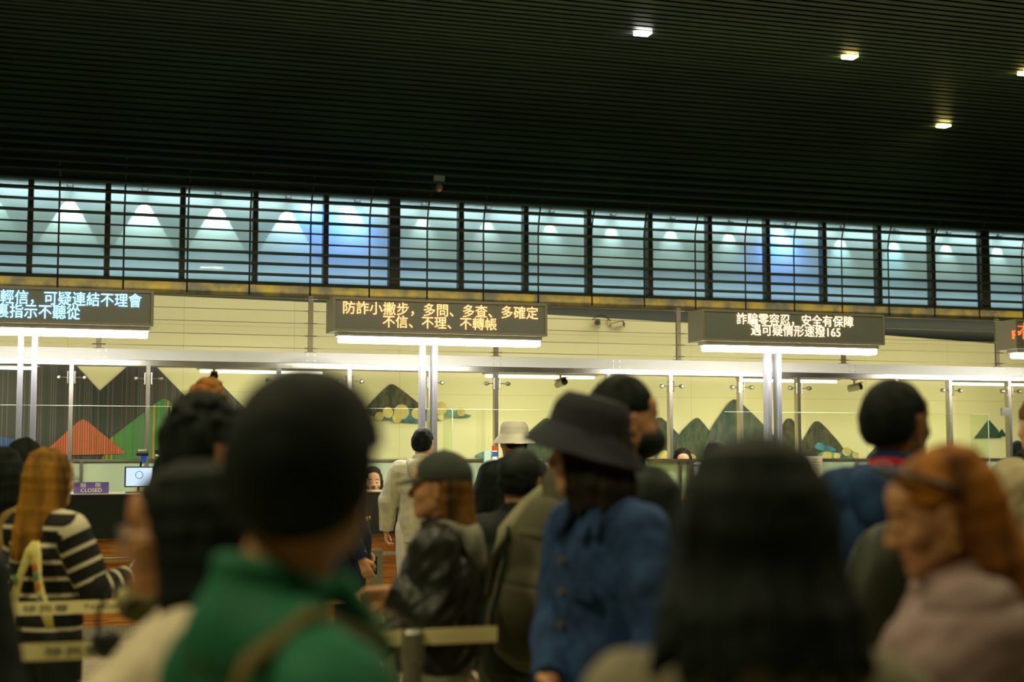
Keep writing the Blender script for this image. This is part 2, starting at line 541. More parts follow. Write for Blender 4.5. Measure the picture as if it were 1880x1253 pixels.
def fit_text(name, s, x0, x1, z, hgt, m, parent, ox, y=-0.012):
    """text whose glyphs run from x0 to x1 with cap height hgt, centred on z"""
    t = text_obj(name, s, 1.0, m, parent, (0, 0, 0), RX, offset=0.0, extrude=0.0015)
    me = t.data
    co = np.empty(len(me.vertices) * 3, 'f'); me.vertices.foreach_get('co', co); co = co.reshape(-1, 3)
    mn, mx = co.min(0), co.max(0)
    co[:, 0] = (co[:, 0] - mn[0]) / (mx[0] - mn[0]) * (x1 - x0) + x0 - ox
    co[:, 1] = (co[:, 1] - (mn[1] + mx[1]) / 2) / (mx[1] - mn[1]) * hgt
    co[:, 2] = co[:, 2] / max(1e-6, mx[2] - mn[2]) * 0.002
    me.vertices.foreach_set('co', co.reshape(-1)); me.update()
    t.location = (0, y, z)
    return t


def led_col(name, c, s): return mat(name, c, 0.5, emit=c, estr=s)


def make_sign(x0, w, label, rows, cm, xc):
    t = empty('led_sign', (x0, SIGN_Y, 0), 0, label, 'sign', 'overhead message signs')
    h0, h1 = 2.566, 2.861
    bm = bmesh.new()
    # housing: back box and a raised rim round the display
    add_box(bm, (w / 2, 0.17, (h0 + h1) / 2), (w, 0.30, h1 - h0), bev=0.004)
    obj('housing', bm, M_SIGN, t)
    bm = bmesh.new()
    f = 0.022
    add_box(bm, (w / 2, 0.008, h1 - f / 2), (w, 0.030, f)); add_box(bm, (w / 2, 0.008, h0 + f / 2), (w, 0.030, f))
    add_box(bm, (f / 2, 0.008, (h0 + h1) / 2), (f, 0.030, h1 - h0 - 2 * f)); add_box(bm, (w - f / 2, 0.008, (h0 + h1) / 2), (f, 0.030, h1 - h0 - 2 * f))
    obj('rim', bm, M_SIGN, t)
    box('display', (w / 2, 0.012, (h0 + h1) / 2), (w - 2 * f, 0.012, h1 - h0 - 2 * f), M_LED, t)
    for (s, a, b, z, hh) in rows:
        fit_text('lettering', s, a, b, z, hh, cm, t, x0, y=0.002)
    # tube lamp under the housing
    l = empty('tube_lamp', (0, 0, 0)); l.parent = t
    box('lamp_body', (w / 2 + 0.015, 0.14, 2.549), (w - 0.09, 0.17, 0.034), M_TUBE_END, t)
    COL.objects.unlink(l); bpy.data.objects.remove(l)
    bm = bmesh.new()
    add_cyl(bm, (0.085, 0.10, 2.508), (w - 0.04, 0.10, 2.508), 0.030, seg=14)
    add_cyl(bm, (0.085, 0.18, 2.508), (w - 0.04, 0.18, 2.508), 0.030, seg=14)
    obj('light_tube', bm, M_TUBE, t, smooth=True)
    area_light('sign_lamp_light', (w / 2, 0.14, 2.47), w - 0.2, 0.14, 44, (1.0, 0.95, 0.82), parent=t)
    area_light('sign_lamp_light', (w / 2, 0.25, 2.52), w - 0.2, 0.05, 9, (1.0, 0.97, 0.9), rot=(math.radians(80), 0, 0), parent=t)
    for dx in (-0.054, 0.054):
        c = obj('column', add_box(bmesh.new(), (xc - x0 + dx, 0.30, 1.854), (0.045, 0.10, 1.312), bev=0.006), M_ALU, t)
    return t


Cb = led_col('led_blue', (0.22, 0.62, 1.0), 4.0)
Co = led_col('led_orange', (1.0, 0.34, 0.12), 3.6)
Cw = led_col('led_amber', (1.0, 0.58, 0.30), 3.6)
Cr = led_col('led_red', (1.0, 0.10, 0.02), 3.0)
X_ = lambda px, Y=12.0: on_plane(px, 600, Y).x
make_sign(-1.27, 1.94, 'dark overhead message sign with blue-white Chinese lettering at the left edge',
          [('訊息不輕信，可疑連結不理會', X_(-82), X_(259), 2.774, 0.116), ('歹徒裏指示不聽從', X_(-62), X_(146), 2.664, 0.116)], Cb, -0.31)
make_sign(2.155, 1.935, 'dark overhead message sign with orange Chinese lettering above the grey hooded man',
          [('防詐小撇步，多問、多查、多確定', X_(630), X_(988), 2.772, 0.114), ('不信、不理、不轉帳', X_(703), X_(912), 2.662, 0.108)], Co, 3.07)
make_sign(5.608, 1.926, 'dark overhead message sign with pale amber Chinese lettering ending in 165',
          [('詐騙零容忍，安全有保障', X_(1353), X_(1567), 2.781, 0.110), ('遇可疑情形速撥165', X_(1379), X_(1543), 2.680, 0.106)], Cw, 6.48)
make_sign(9.03, 1.93, 'dark overhead message sign with red lettering cut by the right picture edge',
          [('大家請排隊', X_(1868), 9.95, 2.775, 0.11), ('Please line up', X_(1858), 10.35, 2.690, 0.11)], Cr, 9.9)

# ------------------------------------------------------------------ counters
def wood_mat():
    m = mat('counter_wood', (0.52, 0.20, 0.03), 0.35)
    nt = m.node_tree; N = nt.nodes; L = nt.links
    b = N['Principled BSDF']
    tc = N.new('ShaderNodeTexCoord'); mp = N.new('ShaderNodeMapping'); mp.inputs['Scale'].default_value = (3, 3, 70)
    n = N.new('ShaderNodeTexNoise'); n.inputs['Scale'].default_value = 1.5; n.inputs['Detail'].default_value = 6
    L.new(tc.outputs['Object'], mp.inputs[0]); L.new(mp.outputs[0], n.inputs['Vector'])
    r = N.new('ShaderNodeValToRGB')
    r.color_ramp.elements[0].position = 0.3; r.color_ramp.elements[0].color = (0.24, 0.075, 0.008, 1)
    r.color_ramp.elements[1].position = 0.68; r.color_ramp.elements[1].color = (0.62, 0.25, 0.035, 1)
    L.new(n.outputs[0], r.inputs[0]); L.new(r.outputs[0], b.inputs['Base Color'])
    return m
M_WOOD = wood_mat()
M_CBLACK = mat('counter_black', (0.010, 0.016, 0.012), 0.3)
def make_counter(x0, x1, label):
    w = x1 - x0
    t = empty('service_counter', (x0, 12.1, 0), 0, label, 'counter', 'inspection counters')
    box('plinth', (w / 2, 0.35, 0.06), (w, 0.5, 0.12), M_STEEL, t)
    box('wood_front', (w / 2, 0.10, 0.476), (w, 0.03, 0.712), M_WOOD, t)
    box('black_fascia', (w / 2, 0.03, 1.010), (w, 0.05, 0.355), M_CBLACK, t)
    box('worktop', (w / 2, 0.32, 1.19), (w, 0.63, 0.012), mat('counter_edge', (0.42, 0.40, 0.30), 0.25), t)
    box('cabinet', (w / 2, 0.36, 0.64), (w, 0.48, 1.04), mat('counter_body', (0.2, 0.19, 0.13), 0.6), t)
    box('side_panel', (0.012, 0.34, 0.62), (0.02, 0.58, 1.12), M_CBLACK, t)
    box('side_panel', (w - 0.012, 0.34, 0.62), (0.02, 0.58, 1.12), M_CBLACK, t)
    obj('foot_rail', add_box(bmesh.new(), (w / 2, 0.02, 0.665), (w - 0.1, 0.03, 0.03), bev=0.004), M_STEEL, t)
    return t
make_counter(-2.4, 1.55, 'black topped counter with orange wood front, holding the purple CLOSED sign')
make_counter(1.75, 5.06, 'black topped counter with orange wood front, where the grey hooded man stands')
make_counter(6.02, 9.0, 'black topped counter with wood front behind the long haired woman')
make_counter(9.15, 13.0, 'dark counter at the right edge behind the beige sweater')
M_WLET = mat('white_lettering', (0.8, 0.78, 0.66), 0.5)
t = fit_text('position_lettering', 'T05', 0, 0.13, 0, 0.075, M_WLET, None, 0)
p = on_plane(866, 910, 12.098); t.location = (p.x, 12.098, p.z); tag(t, 'white T05 lettering on the black counter fascia beside the brown haired cap wearer', 'lettering')
t = fit_text('position_lettering', '06', 0, 0.075, 0, 0.055, M_WLET, None, 0)
p = on_plane(1514, 904, 12.098); t.location = (p.x, 12.098, p.z); tag(t, 'small white 06 lettering on the black counter behind the long hair', 'lettering')

# glass screens standing on the counters
GX = [-1.65, 0.854, 3.33, 5.06]
GL = ['above the CLOSED sign', 'behind the large dark head, ending beside the grey hooded man', 'behind the black cap and the white bucket hat', 'behind the long haired woman', 'behind the navy hoodie']
spans = [(-1.65, 0.854), (1.75, 3.33), (3.34, 5.05), (6.03, 8.2), (8.21, 8.99)]
for k, (a, b) in enumerate(spans):
    t = empty('counter_screen', (a, 12.42, 1.197), 0, 'glass screen on the counter ' + GL[k], 'glass screen', 'glass screens on the counters')
    w = b - a
    box('pane', (w / 2, 0, 0.362), (w, 0.010, 0.722), M_GLASS, t)
    box('edge_strip', (w / 2, 0, 0.7245), (w, 0.011, 0.003), M_GLASS_EDGE, t)
    box('edge_strip', (w - 0.002, 0, 0.362), (0.004, 0.012, 0.722), M_GLASS_EDGE, t)
    box('return_pane', (w - 0.006, 0.15, 0.362), (0.010, 0.29, 0.722), glass_mat('thick_glass', (0.93, 0.97, 0.90), 1.0), t)
    box('return_pane', (0.30, 0.15, 0.362), (0.008, 0.29, 0.722), M_GLASS, t)

# low rear partition with steel rail
M_RPAN = mat('rear_panel', (0.50, 0.60, 0.40), 0.4)
struct(box('trim_60', (5, 14.0, 1.455), (20, 0.05, 0.022), M_STEEL_H))
struct(box('trim_61', (5, 14.02, 1.05), (20, 0.03, 0.79), M_RPAN))
for k in range(9):
    struct(box('trim_%d' % (62 + k), (-1.5 + k * 1.65, 13.99, 1.05), (0.03, 0.05, 0.79), M_STEEL_H))

# lights over the officers, hung from the booth frame
INT = (1.0, 0.94, 0.58)
for k, x in enumerate((-0.9, 1.9, 4.9, 7.9, 10.7)):
    t = empty('booth_lamp', (x, 14.6, 2.36), 0, ['white booth tube lamp above the striped panel at left', 'white booth tube lamp behind the large dark head', 'white booth tube lamp seen just left of the masked man', 'white booth tube lamp right of the right sign columns', 'white booth tube lamp near the right edge'][k], 'lamp', 'tube lamps inside the booths')
    box('lamp_body', (0, 0, 0.02), (1.3, 0.09, 0.03), M_WHITE, t)
    obj('light_tube', add_cyl(bmesh.new(), (-0.62, 0, -0.012), (0.62, 0, -0.012), 0.014), mat('booth_tube', (0.9, 0.9, 0.8), 0.5, emit=(1, 0.95, 0.8), estr=4), t)
    area_light('booth_lamp_light', (0, 0.02, -0.04), 1.3, 0.1, 22, INT, rot=(math.radians(25), 0, 0), parent=t)
    for s in (-0.5, 0.5):
        obj('hanger', add_cyl(bmesh.new(), (s, 0, 0.03), (s, -1.13, 0.06), 0.006, seg=6), M_STEEL, t)
area_light('upper_wall_fill', (6, 15.0, 3.6), 22, 0.3, 70, (1.0, 0.92, 0.60), rot=(math.radians(40), 0, 0))  # added wash without a fixture, brightens the top of the cream wall

# ------------------------------------------------------------------ cameras
def cctv(loc, rz, label, group=None, tilt=-12, drop=0.09, wall=False):
    t = empty('security_camera', loc, rz, label, 'camera', group)
    R = Matrix.Rotation(math.radians(tilt), 3, 'X')
    if not wall:
        obj('bracket', add_cyl(add_box(bmesh.new(), (0, 0, 0), (0.07, 0.05, 0.012)), (0, 0, 0), (0, 0, -drop), 0.012), M_CREAM, t)
        c = Vector((0, 0, -drop - 0.03))
    else:
        obj('bracket', add_cyl(add_cyl(bmesh.new(), (0, 0.0, 0), (0, -0.03, 0), 0.045), (0, -0.02, 0), (0, -0.09, -0.02), 0.014), M_CREAM, t)
        c = Vector((0, -0.11, -0.035))
    bm = bmesh.new()
    add_cyl(bm, c + R @ Vector((0, 0.07, 0)), c + R @ Vector((0, -0.075, 0)), 0.032, 0.036, seg=20)
    obj('barrel', bm, M_CREAM, t, smooth=False)
    bm = add_cyl(bmesh.new(), c + R @ Vector((0, -0.072, 0)), c + R @ Vector((0, -0.085, 0)), 0.037, 0.035, seg=20)
    f = obj('front_ring', bm, M_BLACK, t)
    obj('lens', add_sph(bmesh.new(), c + R @ Vector((0, -0.084, 0)), 0.014), mat('lens_glass', (0.02, 0.03, 0.04), 0.05), f)
    bm = add_box(bmesh.new(), c + R @ Vector((0, -0.02, 0.040)), (0.066, 0.17, 0.006), R)
    obj('sun_shield', bm, M_CREAM, t)
    return t
p = on_plane(393, 672, 13.9)
for px, lab in ((393, 'cream bullet camera with black front, hanging behind the glass above the curly head'), (1029, 'cream bullet camera hanging behind the glass left of the masked man'), (1568, 'cream bullet camera hanging behind the glass left of the navy hoodie man')):
    p = on_plane(px, 690, 13.9)
    cctv((p.x, 13.9, 2.335), math.radians(-4 if px < 1000 else 14 if px < 1200 else 38), lab, 'bullet cameras under the booth frame', drop=0.06)
    # the bar they hang from
struct(box('trim_80', (5, 13.9, 2.355), (20, 0.03, 0.03), M_STEEL_H))
p = on_plane(1098, 592, 15.98); cctv((p.x, 15.99, p.z), math.radians(-22), 'cream wall camera pointing at the queue, left one of the pair between the signs', 'wall cameras between the signs', wall=True)
p = on_plane(1117, 592, 15.98); cctv((p.x, 15.99, p.z), math.radians(64), 'cream wall camera pointing right, right one of the pair between the signs', 'wall cameras between the signs', wall=True)
a = on_plane(1087, 588, 15.9); b = on_plane(1121, 590, 15.9)
pts = []
for k in range(13):
    u = k / 12; pts.append((a.x + (b.x - a.x) * u, 15.9, a.z + (b.z - a.z) * u + 0.065 * math.sin(math.pi * u)))
tag(obj('camera_cord', add_tube(bmesh.new(), pts, 0.006), M_BLACK), 'black looped cord joining the two wall cameras', 'cord')
# hanging ball camera under the slats
p = at_depth(806, 328, 15.6)
t = empty('ceiling_camera', p, 0, 'small pale box with a red-lit ball hanging from the slats above the middle sign', 'camera')
box('mount_box', (0, 0, 0), (0.12, 0.05, 0.06), mat('grey_box', (0.10, 0.13, 0.07), 0.5), t)
obj('stem', add_cyl(bmesh.new(), (0, 0, -0.03), (0, 0, -0.07), 0.008), M_BLACK, t)
obj('ball', add_sph(bmesh.new(), (0, 0, -0.10), 0.045), mat('ball_shell', (0.08, 0.07, 0.05), 0.3), t, smooth=True)
obj('indicator', add_sph(bmesh.new(), (0, -0.012, -0.125), 0.026), mat('red_indicator', (0.5, 0.05, 0.01), 0.4, emit=(1, 0.12, 0.01), estr=0.10), t, smooth=True)

# ------------------------------------------------------------------ lit ceiling lamps
def slat_hit(px, py):
    """where the sight line meets the slatted surface"""
    a, b, c, f = cam_ray(px, py)
    best = None
    for (y, z, an) in PROF:
        if an < 0.6: continue
        zz = CAM_Z + c / b * y
        if best is None or abs(zz - z) < best[0]: best = (abs(zz - z), y, z)
    _, y, z = best
    return Vector((a / b * y, y, z))
for k, (px, py, colr, st, w) in enumerate(((1180, 53, (1.0, 0.98, 0.85), 30, 0.15), (1560, 92, (1.0, 0.82, 0.25), 30, 0.135), (1732, 227, (1.0, 0.82, 0.22), 26, 0.14), (1883, 126, (1.0, 0.82, 0.22), 26, 0.13))):
    p = slat_hit(px, py)
    t = empty('ceiling_lamp', (p.x, p.y, p.z), 0, ['white rectangular ceiling lamp, the leftmost lit one', 'yellow rectangular ceiling lamp right of the white one', 'yellow rectangular ceiling lamp, the lowest of the lit ones', 'yellow ceiling lamp cut by the right picture edge'][k], 'lamp', 'lit ceiling lamps')
    # narrow cut-out lamp between the slats
    mm = mat('lamp_face_%d' % k, (0.9, 0.9, 0.8), 0.5, emit=colr, estr=st)
    box('lamp_face', (0, 0, -0.055), (w, 0.12, 0.02), mm, t)
    box('lamp_housing', (0, 0, 0.06), (w + 0.04, 0.17, 0.1), M_BLACK, t)
    area_light('lamp_glow', (0, 0, -0.085), w, 0.1, 14, colr, parent=t)
# unlit lamps: little glints in the slats
for k, (px, py) in enumerate(((280, 104), (254, 207), (699, 138), (776, 14), (1080, 171), (991, 260), (1421, 200), (1301, 283), (1601, 305))):
    p = slat_hit(px, py)
    t = empty('ceiling_lamp', (p.x, p.y, p.z), 0, 'unlit ceiling lamp, a faint glint, ' + ['upper left', 'left, lower one of two', 'left of the centre', 'at the top edge left of centre', 'below and left of the white lamp', 'lowest in the middle', 'between the white and the low yellow lamp', 'below the yellow lamp', 'above the right end of the windows'][k], 'lamp', 'unlit ceiling lamps')
    box('lamp_housing', (0, 0, 0.0), (0.12, 0.08, 0.05), M_BLACK, t)
    obj('lens', add_cyl(bmesh.new(), (0, 0, -0.03), (0, 0, -0.024), 0.03), mat('dull_lens', (0.35, 0.4, 0.3), 0.15, 0.6), t)

# ------------------------------------------------------------------ mural on the cream wall
MY = 15.985
def mpts(pxs, Y=MY): return [((q := on_plane(x, y, Y)).x, q.z) for x, y in pxs]
def rnd(pxs, k=3):
    """round the corners of an outline a little"""
    for _ in range(k):
        out = []
        n = len(pxs)
        for i in range(n):
            (x0, y0), (x1, y1) = pxs[i], pxs[(i + 1) % n]
            out += [(x0 * .8 + x1 * .2, y0 * .8 + y1 * .2), (x0 * .2 + x1 * .8, y0 * .2 + y1 * .8)]
        pxs = out
    return pxs
def rock(name, c1, c2, st=(1, 1, 0.45), sc=22):
    return mat(name, c1, 0.7, noise=1, col2=c2, nscale=sc, stretch=st)
R1 = rock('rock_grey', (0.035, 0.038, 0.026), (0.10, 0.10, 0.062))
R2 = rock('rock_green', (0.020, 0.055, 0.042), (0.085, 0.095, 0.05))
R3 = rock('rock_blue', (0.03, 0.065, 0.065), (0.10, 0.11, 0.08), sc=16)
R4 = rock('rock_dark', (0.012, 0.055, 0.035), (0.03, 0.08, 0.05))
def mural(name, pxs, m, label, cat='mural panel', k=2, th=0.008, y=0.0, group='painted mountains on the cream wall'):
    o = obj(name, add_prism(bmesh.new(), mpts(rnd(pxs, k) if k else pxs), MY - th - y, MY - y + (0.012 if y == 0 else 0.0005)), m)
    tag(o, label, cat, group)
    return o
mural('mural_mountain', [(655, 766), (713, 706), (725, 706), (790, 758), (792, 766)], R1, 'dark grey brushed mountain on the wall left of the middle sign columns')
mural('mural_mountain', [(930, 850), (975, 790), (1010, 760), (1040, 850)], R2, 'green mountain mostly hidden behind the dark bucket hat')
mural('mural_mountain', [(1160, 850), (1172, 800), (1206, 767), (1216, 767), (1262, 815), (1262, 850)], R2, 'rounded green mountain behind the masked man, left of the twin peaks')
mural('mural_mountain', [(1236, 850), (1243, 800), (1274, 768), (1284, 768), (1330, 830), (1330, 850)], R2, 'rounded green peak right of the glazing post above the officer', y=0.0095)
mural('mural_mountain', [(1290, 850), (1295, 800), (1340, 734), (1354, 734), (1430, 810), (1432, 850)], R3, 'tallest blue-grey mountain behind the right sign columns', y=0.019)
mural('mural_mountain', [(1425, 850), (1430, 790), (1443, 768), (1455, 770), (1470, 800), (1478, 850)], R1, 'small grey rounded mountain just right of the right sign columns', y=0.0095)
mural('mural_mountain', [(1462, 850), (1470, 815), (1494, 774), (1506, 774), (1552, 826), (1545, 850)], R1, 'dark grey mountain with blue clouds left of the navy hoodie')
mural('mural_mountain', [(1585, 850), (1600, 830), (1630, 800), (1680, 850)], R3, 'blue-grey mountain hidden behind the navy hoodie man')
mural('mural_mountain', [(1789, 805), (1815, 771), (1832, 790), (1838, 804)], R4, 'small dark green mountain near the right edge, the larger of two', k=0)
mural('mural_mountain', [(1829, 801), (1838, 788), (1847, 801)], R4, 'tiny dark green mountain right of its larger neighbour', k=0, y=0.0095)
# clouds
CY = mat('cloud_gold', (0.60, 0.50, 0.18), 0.7, noise=0.2, nscale=9)
CT = mat('cloud_teal', (0.10, 0.25, 0.24), 0.7, noise=0.5, nscale=10)
CBL = mat('cloud_blue', (0.06, 0.20, 0.30), 0.7, noise=0.5, nscale=9)
def circ(cx, cy, rx, ry, n=16): return [(cx + rx * math.cos(2 * math.pi * i / n), cy + ry * math.sin(2 * math.pi * i / n)) for i in range(n)]
def cloudset(label, blobs, base, m2=CT):
    t = empty('mural_cloud', (0, 0, 0), 0, label, 'mural panel', 'painted clouds on the cream wall')
    obj('cloud_base', add_prism(bmesh.new(), mpts(rnd(base, 2)), MY - 0.024, MY + 0.012), m2, t)  # coloured base of the cloud, part of the mural's own painting
    bm = bmesh.new()
    for i, (x, y, r) in enumerate(blobs):
        add_prism(bm, mpts(circ(x, y, r, r)), MY - 0.034 - i * 0.0012, MY - 0.02)
    o = obj('cloud_puffs', bm, CY, t); o['kind'] = 'stuff'
    return t
cloudset('gold and teal painted clouds under the grey mountain, left of the middle sign columns', [(711, 758, 10), (736, 757, 14), (728, 768, 9), (764, 760, 10), (695, 765, 8)], [(690, 758), (712, 764), (736, 748), (760, 756), (780, 755), (792, 770), (770, 778), (742, 776), (715, 771), (694, 772)], CBL)
cloudset('gold and teal painted clouds right of the middle sign columns', [(808, 750, 12), (808, 766, 6), (845, 757, 8)], [(796, 756), (812, 740), (824, 752), (842, 758), (868, 764), (850, 768), (820, 766), (806, 774), (796, 770)])
cloudset('blue painted cloud low on the wall left of the white bucket hat', [(905, 834, 5)], [(870, 838), (885, 830), (900, 828), (915, 834), (905, 842), (882, 842)], CBL)
cloudset('gold painted clouds behind the gate panel, under the green mountain', [(1193, 840, 7), (1216, 838, 11), (1268, 842, 8), (1204, 848, 6)], [(1185, 850), (1195, 832), (1215, 826), (1230, 840), (1270, 834), (1278, 850)])
cloudset('gold and blue painted clouds under the dark mountain by the navy hoodie', [(1516, 838, 9), (1534, 838, 6), (1552, 830, 8), (1568, 836, 6), (1530, 872, 14)], [(1495, 850), (1502, 832), (1520, 828), (1540, 834), (1552, 820), (1566, 830), (1578, 846), (1560, 862), (1545, 870), (1520, 884), (1500, 886)])
cloudset('blue painted cloud across the dark mountain by the navy hoodie', [], [(1492, 822), (1500, 812), (1512, 816), (1528, 822), (1536, 828), (1515, 830), (1498, 826)], CBL)

# striped lattice panels at the left
def stripe_mat(name, cols, bg):
    m = mat(name, bg, 0.5)
    nt = m.node_tree; N = nt.nodes; L = nt.links
    b = N['Principled BSDF']
    tc = N.new('ShaderNodeTexCoord'); sp = N.new('ShaderNodeSeparateXYZ')
    L.new(tc.outputs['Object'], sp.inputs[0])
    mu = N.new('ShaderNodeMath'); mu.operation = 'MULTIPLY'; mu.inputs[1].default_value = 41
    fl = N.new('ShaderNodeMath'); fl.operation = 'FLOOR'
    L.new(sp.outputs[0], mu.inputs[0]); L.new(mu.outputs[0], fl.inputs[0])
    wn = N.new('ShaderNodeTexWhiteNoise'); wn.noise_dimensions = '1D'
    L.new(fl.outputs[0], wn.inputs['W'])
    r = N.new('ShaderNodeValToRGB'); r.color_ramp.interpolation = 'CONSTANT'
    e = r.color_ramp.elements
    e[0].color = (*cols[0], 1); e[0].position = 0
    for i, c in enumerate(cols[1:]):
        q = e[1] if i == 0 else e.new(0.5)
        q.position = (i + 1) / len(cols); q.color = (*c, 1)
    L.new(wn.outputs[0], r.inputs[0])
    fr = N.new('ShaderNodeMath'); fr.operation = 'FRACT'; L.new(mu.outputs[0], fr.inputs[0])
    lt = N.new('ShaderNodeMath'); lt.operation = 'LESS_THAN'; lt.inputs[1].default_value = 0.28
    L.new(fr.outputs[0], lt.inputs[0])
    mx = N.new('ShaderNodeMix'); mx.data_type = 'RGBA'
    L.new(lt.outputs[0], mx.inputs[0]); L.new(r.outputs[0], mx.inputs[6]); mx.inputs[7].default_value = (*bg, 1)
    L.new(mx.outputs[2], b.inputs['Base Color'])
    return m
SD = stripe_mat('striped_dark', [(0.030, 0.030, 0.032), (0.060, 0.035, 0.035), (0.028, 0.030, 0.032), (0.014, 0.028, 0.022), (0.065, 0.055, 0.065), (0.12, 0.04, 0.012), (0.030, 0.030, 0.020), (0.045, 0.040, 0.042)], (0.008, 0.018, 0.014))
SRd = stripe_mat('striped_red', [(0.50, 0.09, 0.03), (0.56, 0.12, 0.05), (0.42, 0.13, 0.03)], (0.08, 0.02, 0.01))
SG = stripe_mat('striped_green', [(0.02, 0.15, 0.03), (0.03, 0.20, 0.03), (0.04, 0.16, 0.06), (0.40, 0.17, 0.02), (0.025, 0.17, 0.04)], (0.10, 0.16, 0.05))
G2 = 'striped mountain panels at the left'
mural('striped_backdrop', [(-180, 845), (-180, 600), (-40, 620), (-20, 690), (8, 660), (20, 652), (122, 652), (183, 718), (262, 648), (345, 733), (388, 688), (470, 770), (470, 845)], SD, 'dark vertically striped backdrop panel with a zigzag top at the left', k=0, group=G2)
mural('striped_mountain', [(60, 838), (84, 828), (143, 775), (152, 770), (162, 775), (228, 830), (226, 834)], SRd, 'red striped mountain panel', k=0, y=0.019, group=G2)
mural('striped_mountain', [(186, 845), (203, 805), (290, 738), (301, 732), (312, 738), (420, 840)], SG, 'green striped mountain panel', k=0, y=0.0095, th=0.008, group=G2)
mural('striped_mountain', [(-60, 845), (-50, 815), (-10, 800), (30, 808), (80, 830), (86, 845)], stripe_mat('striped_blue', [(0.02, 0.06, 0.30), (0.03, 0.10, 0.35), (0.05, 0.07, 0.12)], (0.01, 0.02, 0.06)), 'blue striped hill panel in the lower left', k=0, y=0.0095, th=0.008, group=G2)
# ------------------------------------------------------------------ people: distance-field modelling tools
class Field:
    def __init__(s, lo, hi, h):
        s.h = h; s.lo = np.array(lo, 'f8'); n = np.ceil((np.array(hi) - s.lo) / h).astype(int) + 1
        s.n = n; s.BG = 0.09
        s.a = np.full(n, s.BG, 'f4')
        s.ax = [(s.lo[i] + h * np.arange(n[i])).astype('f4') for i in range(3)]

    def sub(s, lo, hi):
        i0 = np.clip(np.floor((np.array(lo) - s.lo) / s.h).astype(int), 0, s.n)
        i1 = np.clip(np.ceil((np.array(hi) - s.lo) / s.h).astype(int) + 1, 0, s.n)
        if (i1 <= i0).any(): return None
        sl = tuple(slice(a, b) for a, b in zip(i0, i1))
        return sl, s.ax[0][sl[0]][:, None, None], s.ax[1][sl[1]][None, :, None], s.ax[2][sl[2]][None, None, :]

    def comb(s, sl, d, k, op):
        a = s.a[sl]
        if op == 'u':
            if k <= 0: s.a[sl] = np.minimum(a, d); return
            hh = np.clip(.5 + .5 * (a - d) / k, 0, 1)
            s.a[sl] = a * (1 - hh) + d * hh - k * hh * (1 - hh)
        else:
            d = -d
            if k <= 0: s.a[sl] = np.maximum(a, d); return
            hh = np.clip(.5 - .5 * (a - d) / k, 0, 1)
            s.a[sl] = a * (1 - hh) + d * hh + k * hh * (1 - hh)

    def ell(s, c, r, k=0.02, R=None, op='u'):
        c = np.array(c, 'f4'); r = np.array(r, 'f4') if not np.isscalar(r) else np.full(3, r, 'f4')
        m = float(r.max()) + abs(k) + 4 * s.h
        q = s.sub(c - m, c + m)
        if q is None: return s
        sl, X, Y, Z = q
        x, y, z = X - c[0], Y - c[1], Z - c[2]
        if R is not None:
            R = np.array(R, 'f4')
            x, y, z = (R[0, 0] * x + R[1, 0] * y + R[2, 0] * z, R[0, 1] * x + R[1, 1] * y + R[2, 1] * z, R[0, 2] * x + R[1, 2] * y + R[2, 2] * z)
        k0 = np.sqrt((x / r[0]) ** 2 + (y / r[1]) ** 2 + (z / r[2]) ** 2)
        k1 = np.sqrt((x / r[0] ** 2) ** 2 + (y / r[1] ** 2) ** 2 + (z / r[2] ** 2) ** 2)
        d = np.where(k1 > 1e-6, k0 * (k0 - 1) / np.maximum(k1, 1e-6), -r.min())
        s.comb(sl, np.minimum(d, .3).astype('f4'), k, op); return s

    def cap(s, a, b, r1, r2=None, k=0.02, op='u', flat=1.0):
        a = np.array(a, 'f4'); b = np.array(b, 'f4'); r2 = r1 if r2 is None else r2
        m = max(r1, r2) + abs(k) + 4 * s.h
        q = s.sub(np.minimum(a, b) - m, np.maximum(a, b) + m)
        if q is None: return s
        sl, X, Y, Z = q
        ab = b - a; L2 = max(float(ab @ ab), 1e-9)
        t = np.clip(((X - a[0]) * ab[0] + (Y - a[1]) * ab[1] + (Z - a[2]) * ab[2]) / L2, 0, 1)
        d = np.sqrt((X - a[0] - t * ab[0]) ** 2 + ((Y - a[1] - t * ab[1]) / flat) ** 2 + (Z - a[2] - t * ab[2]) ** 2) - (r1 + (r2 - r1) * t)
        s.comb(sl, d.astype('f4'), k, op); return s

    def chain(s, pts, rs, k=0.015, flat=1.0):
        for i in range(len(pts) - 1):
            s.cap(pts[i], pts[i + 1], rs[i] if not np.isscalar(rs) else rs, rs[i + 1] if not np.isscalar(rs) else rs, k, flat=flat)
        return s

    def fn(s, f, lo=None, hi=None, k=0.0, op='u'):
        q = s.sub(s.lo if lo is None else lo, s.lo + s.h * s.n if hi is None else hi)
        if q is None: return s
        sl, X, Y, Z = q
        s.comb(sl, np.broadcast_to(f(X, Y, Z), s.a[sl].shape).astype('f4'), k, op); return s

    def warp(s, f):
        sl = tuple(slice(0, n) for n in s.n)
        d = f(s.ax[0][:, None, None], s.ax[1][None, :, None], s.ax[2][None, None, :])
        m = s.a < s.BG * 0.9
        s.a = np.where(m, s.a + d, s.a).astype('f4'); return s

    def mesh(s, adapt=0.0):
        a = s.a
        for ax in range(3):
            i = [slice(None)] * 3
            for e in (0, -1):
                i[ax] = e; a[tuple(i)] = s.BG
        g = openvdb.FloatGrid(s.BG); g.copyFromArray(np.ascontiguousarray(a))
        r = g.convertToPolygons(0.0, adapt) if adapt else (*g.convertToQuads(0.0),)
        v = r[0].astype('f8') * s.h + s.lo
        polys = [tuple(int(i) for i in p) for p in (list(r[1]) + (list(r[2]) if adapt else []))] if adapt else None
        if adapt is None or not adapt: q = r[1]
        else: q = polys
        return v, q


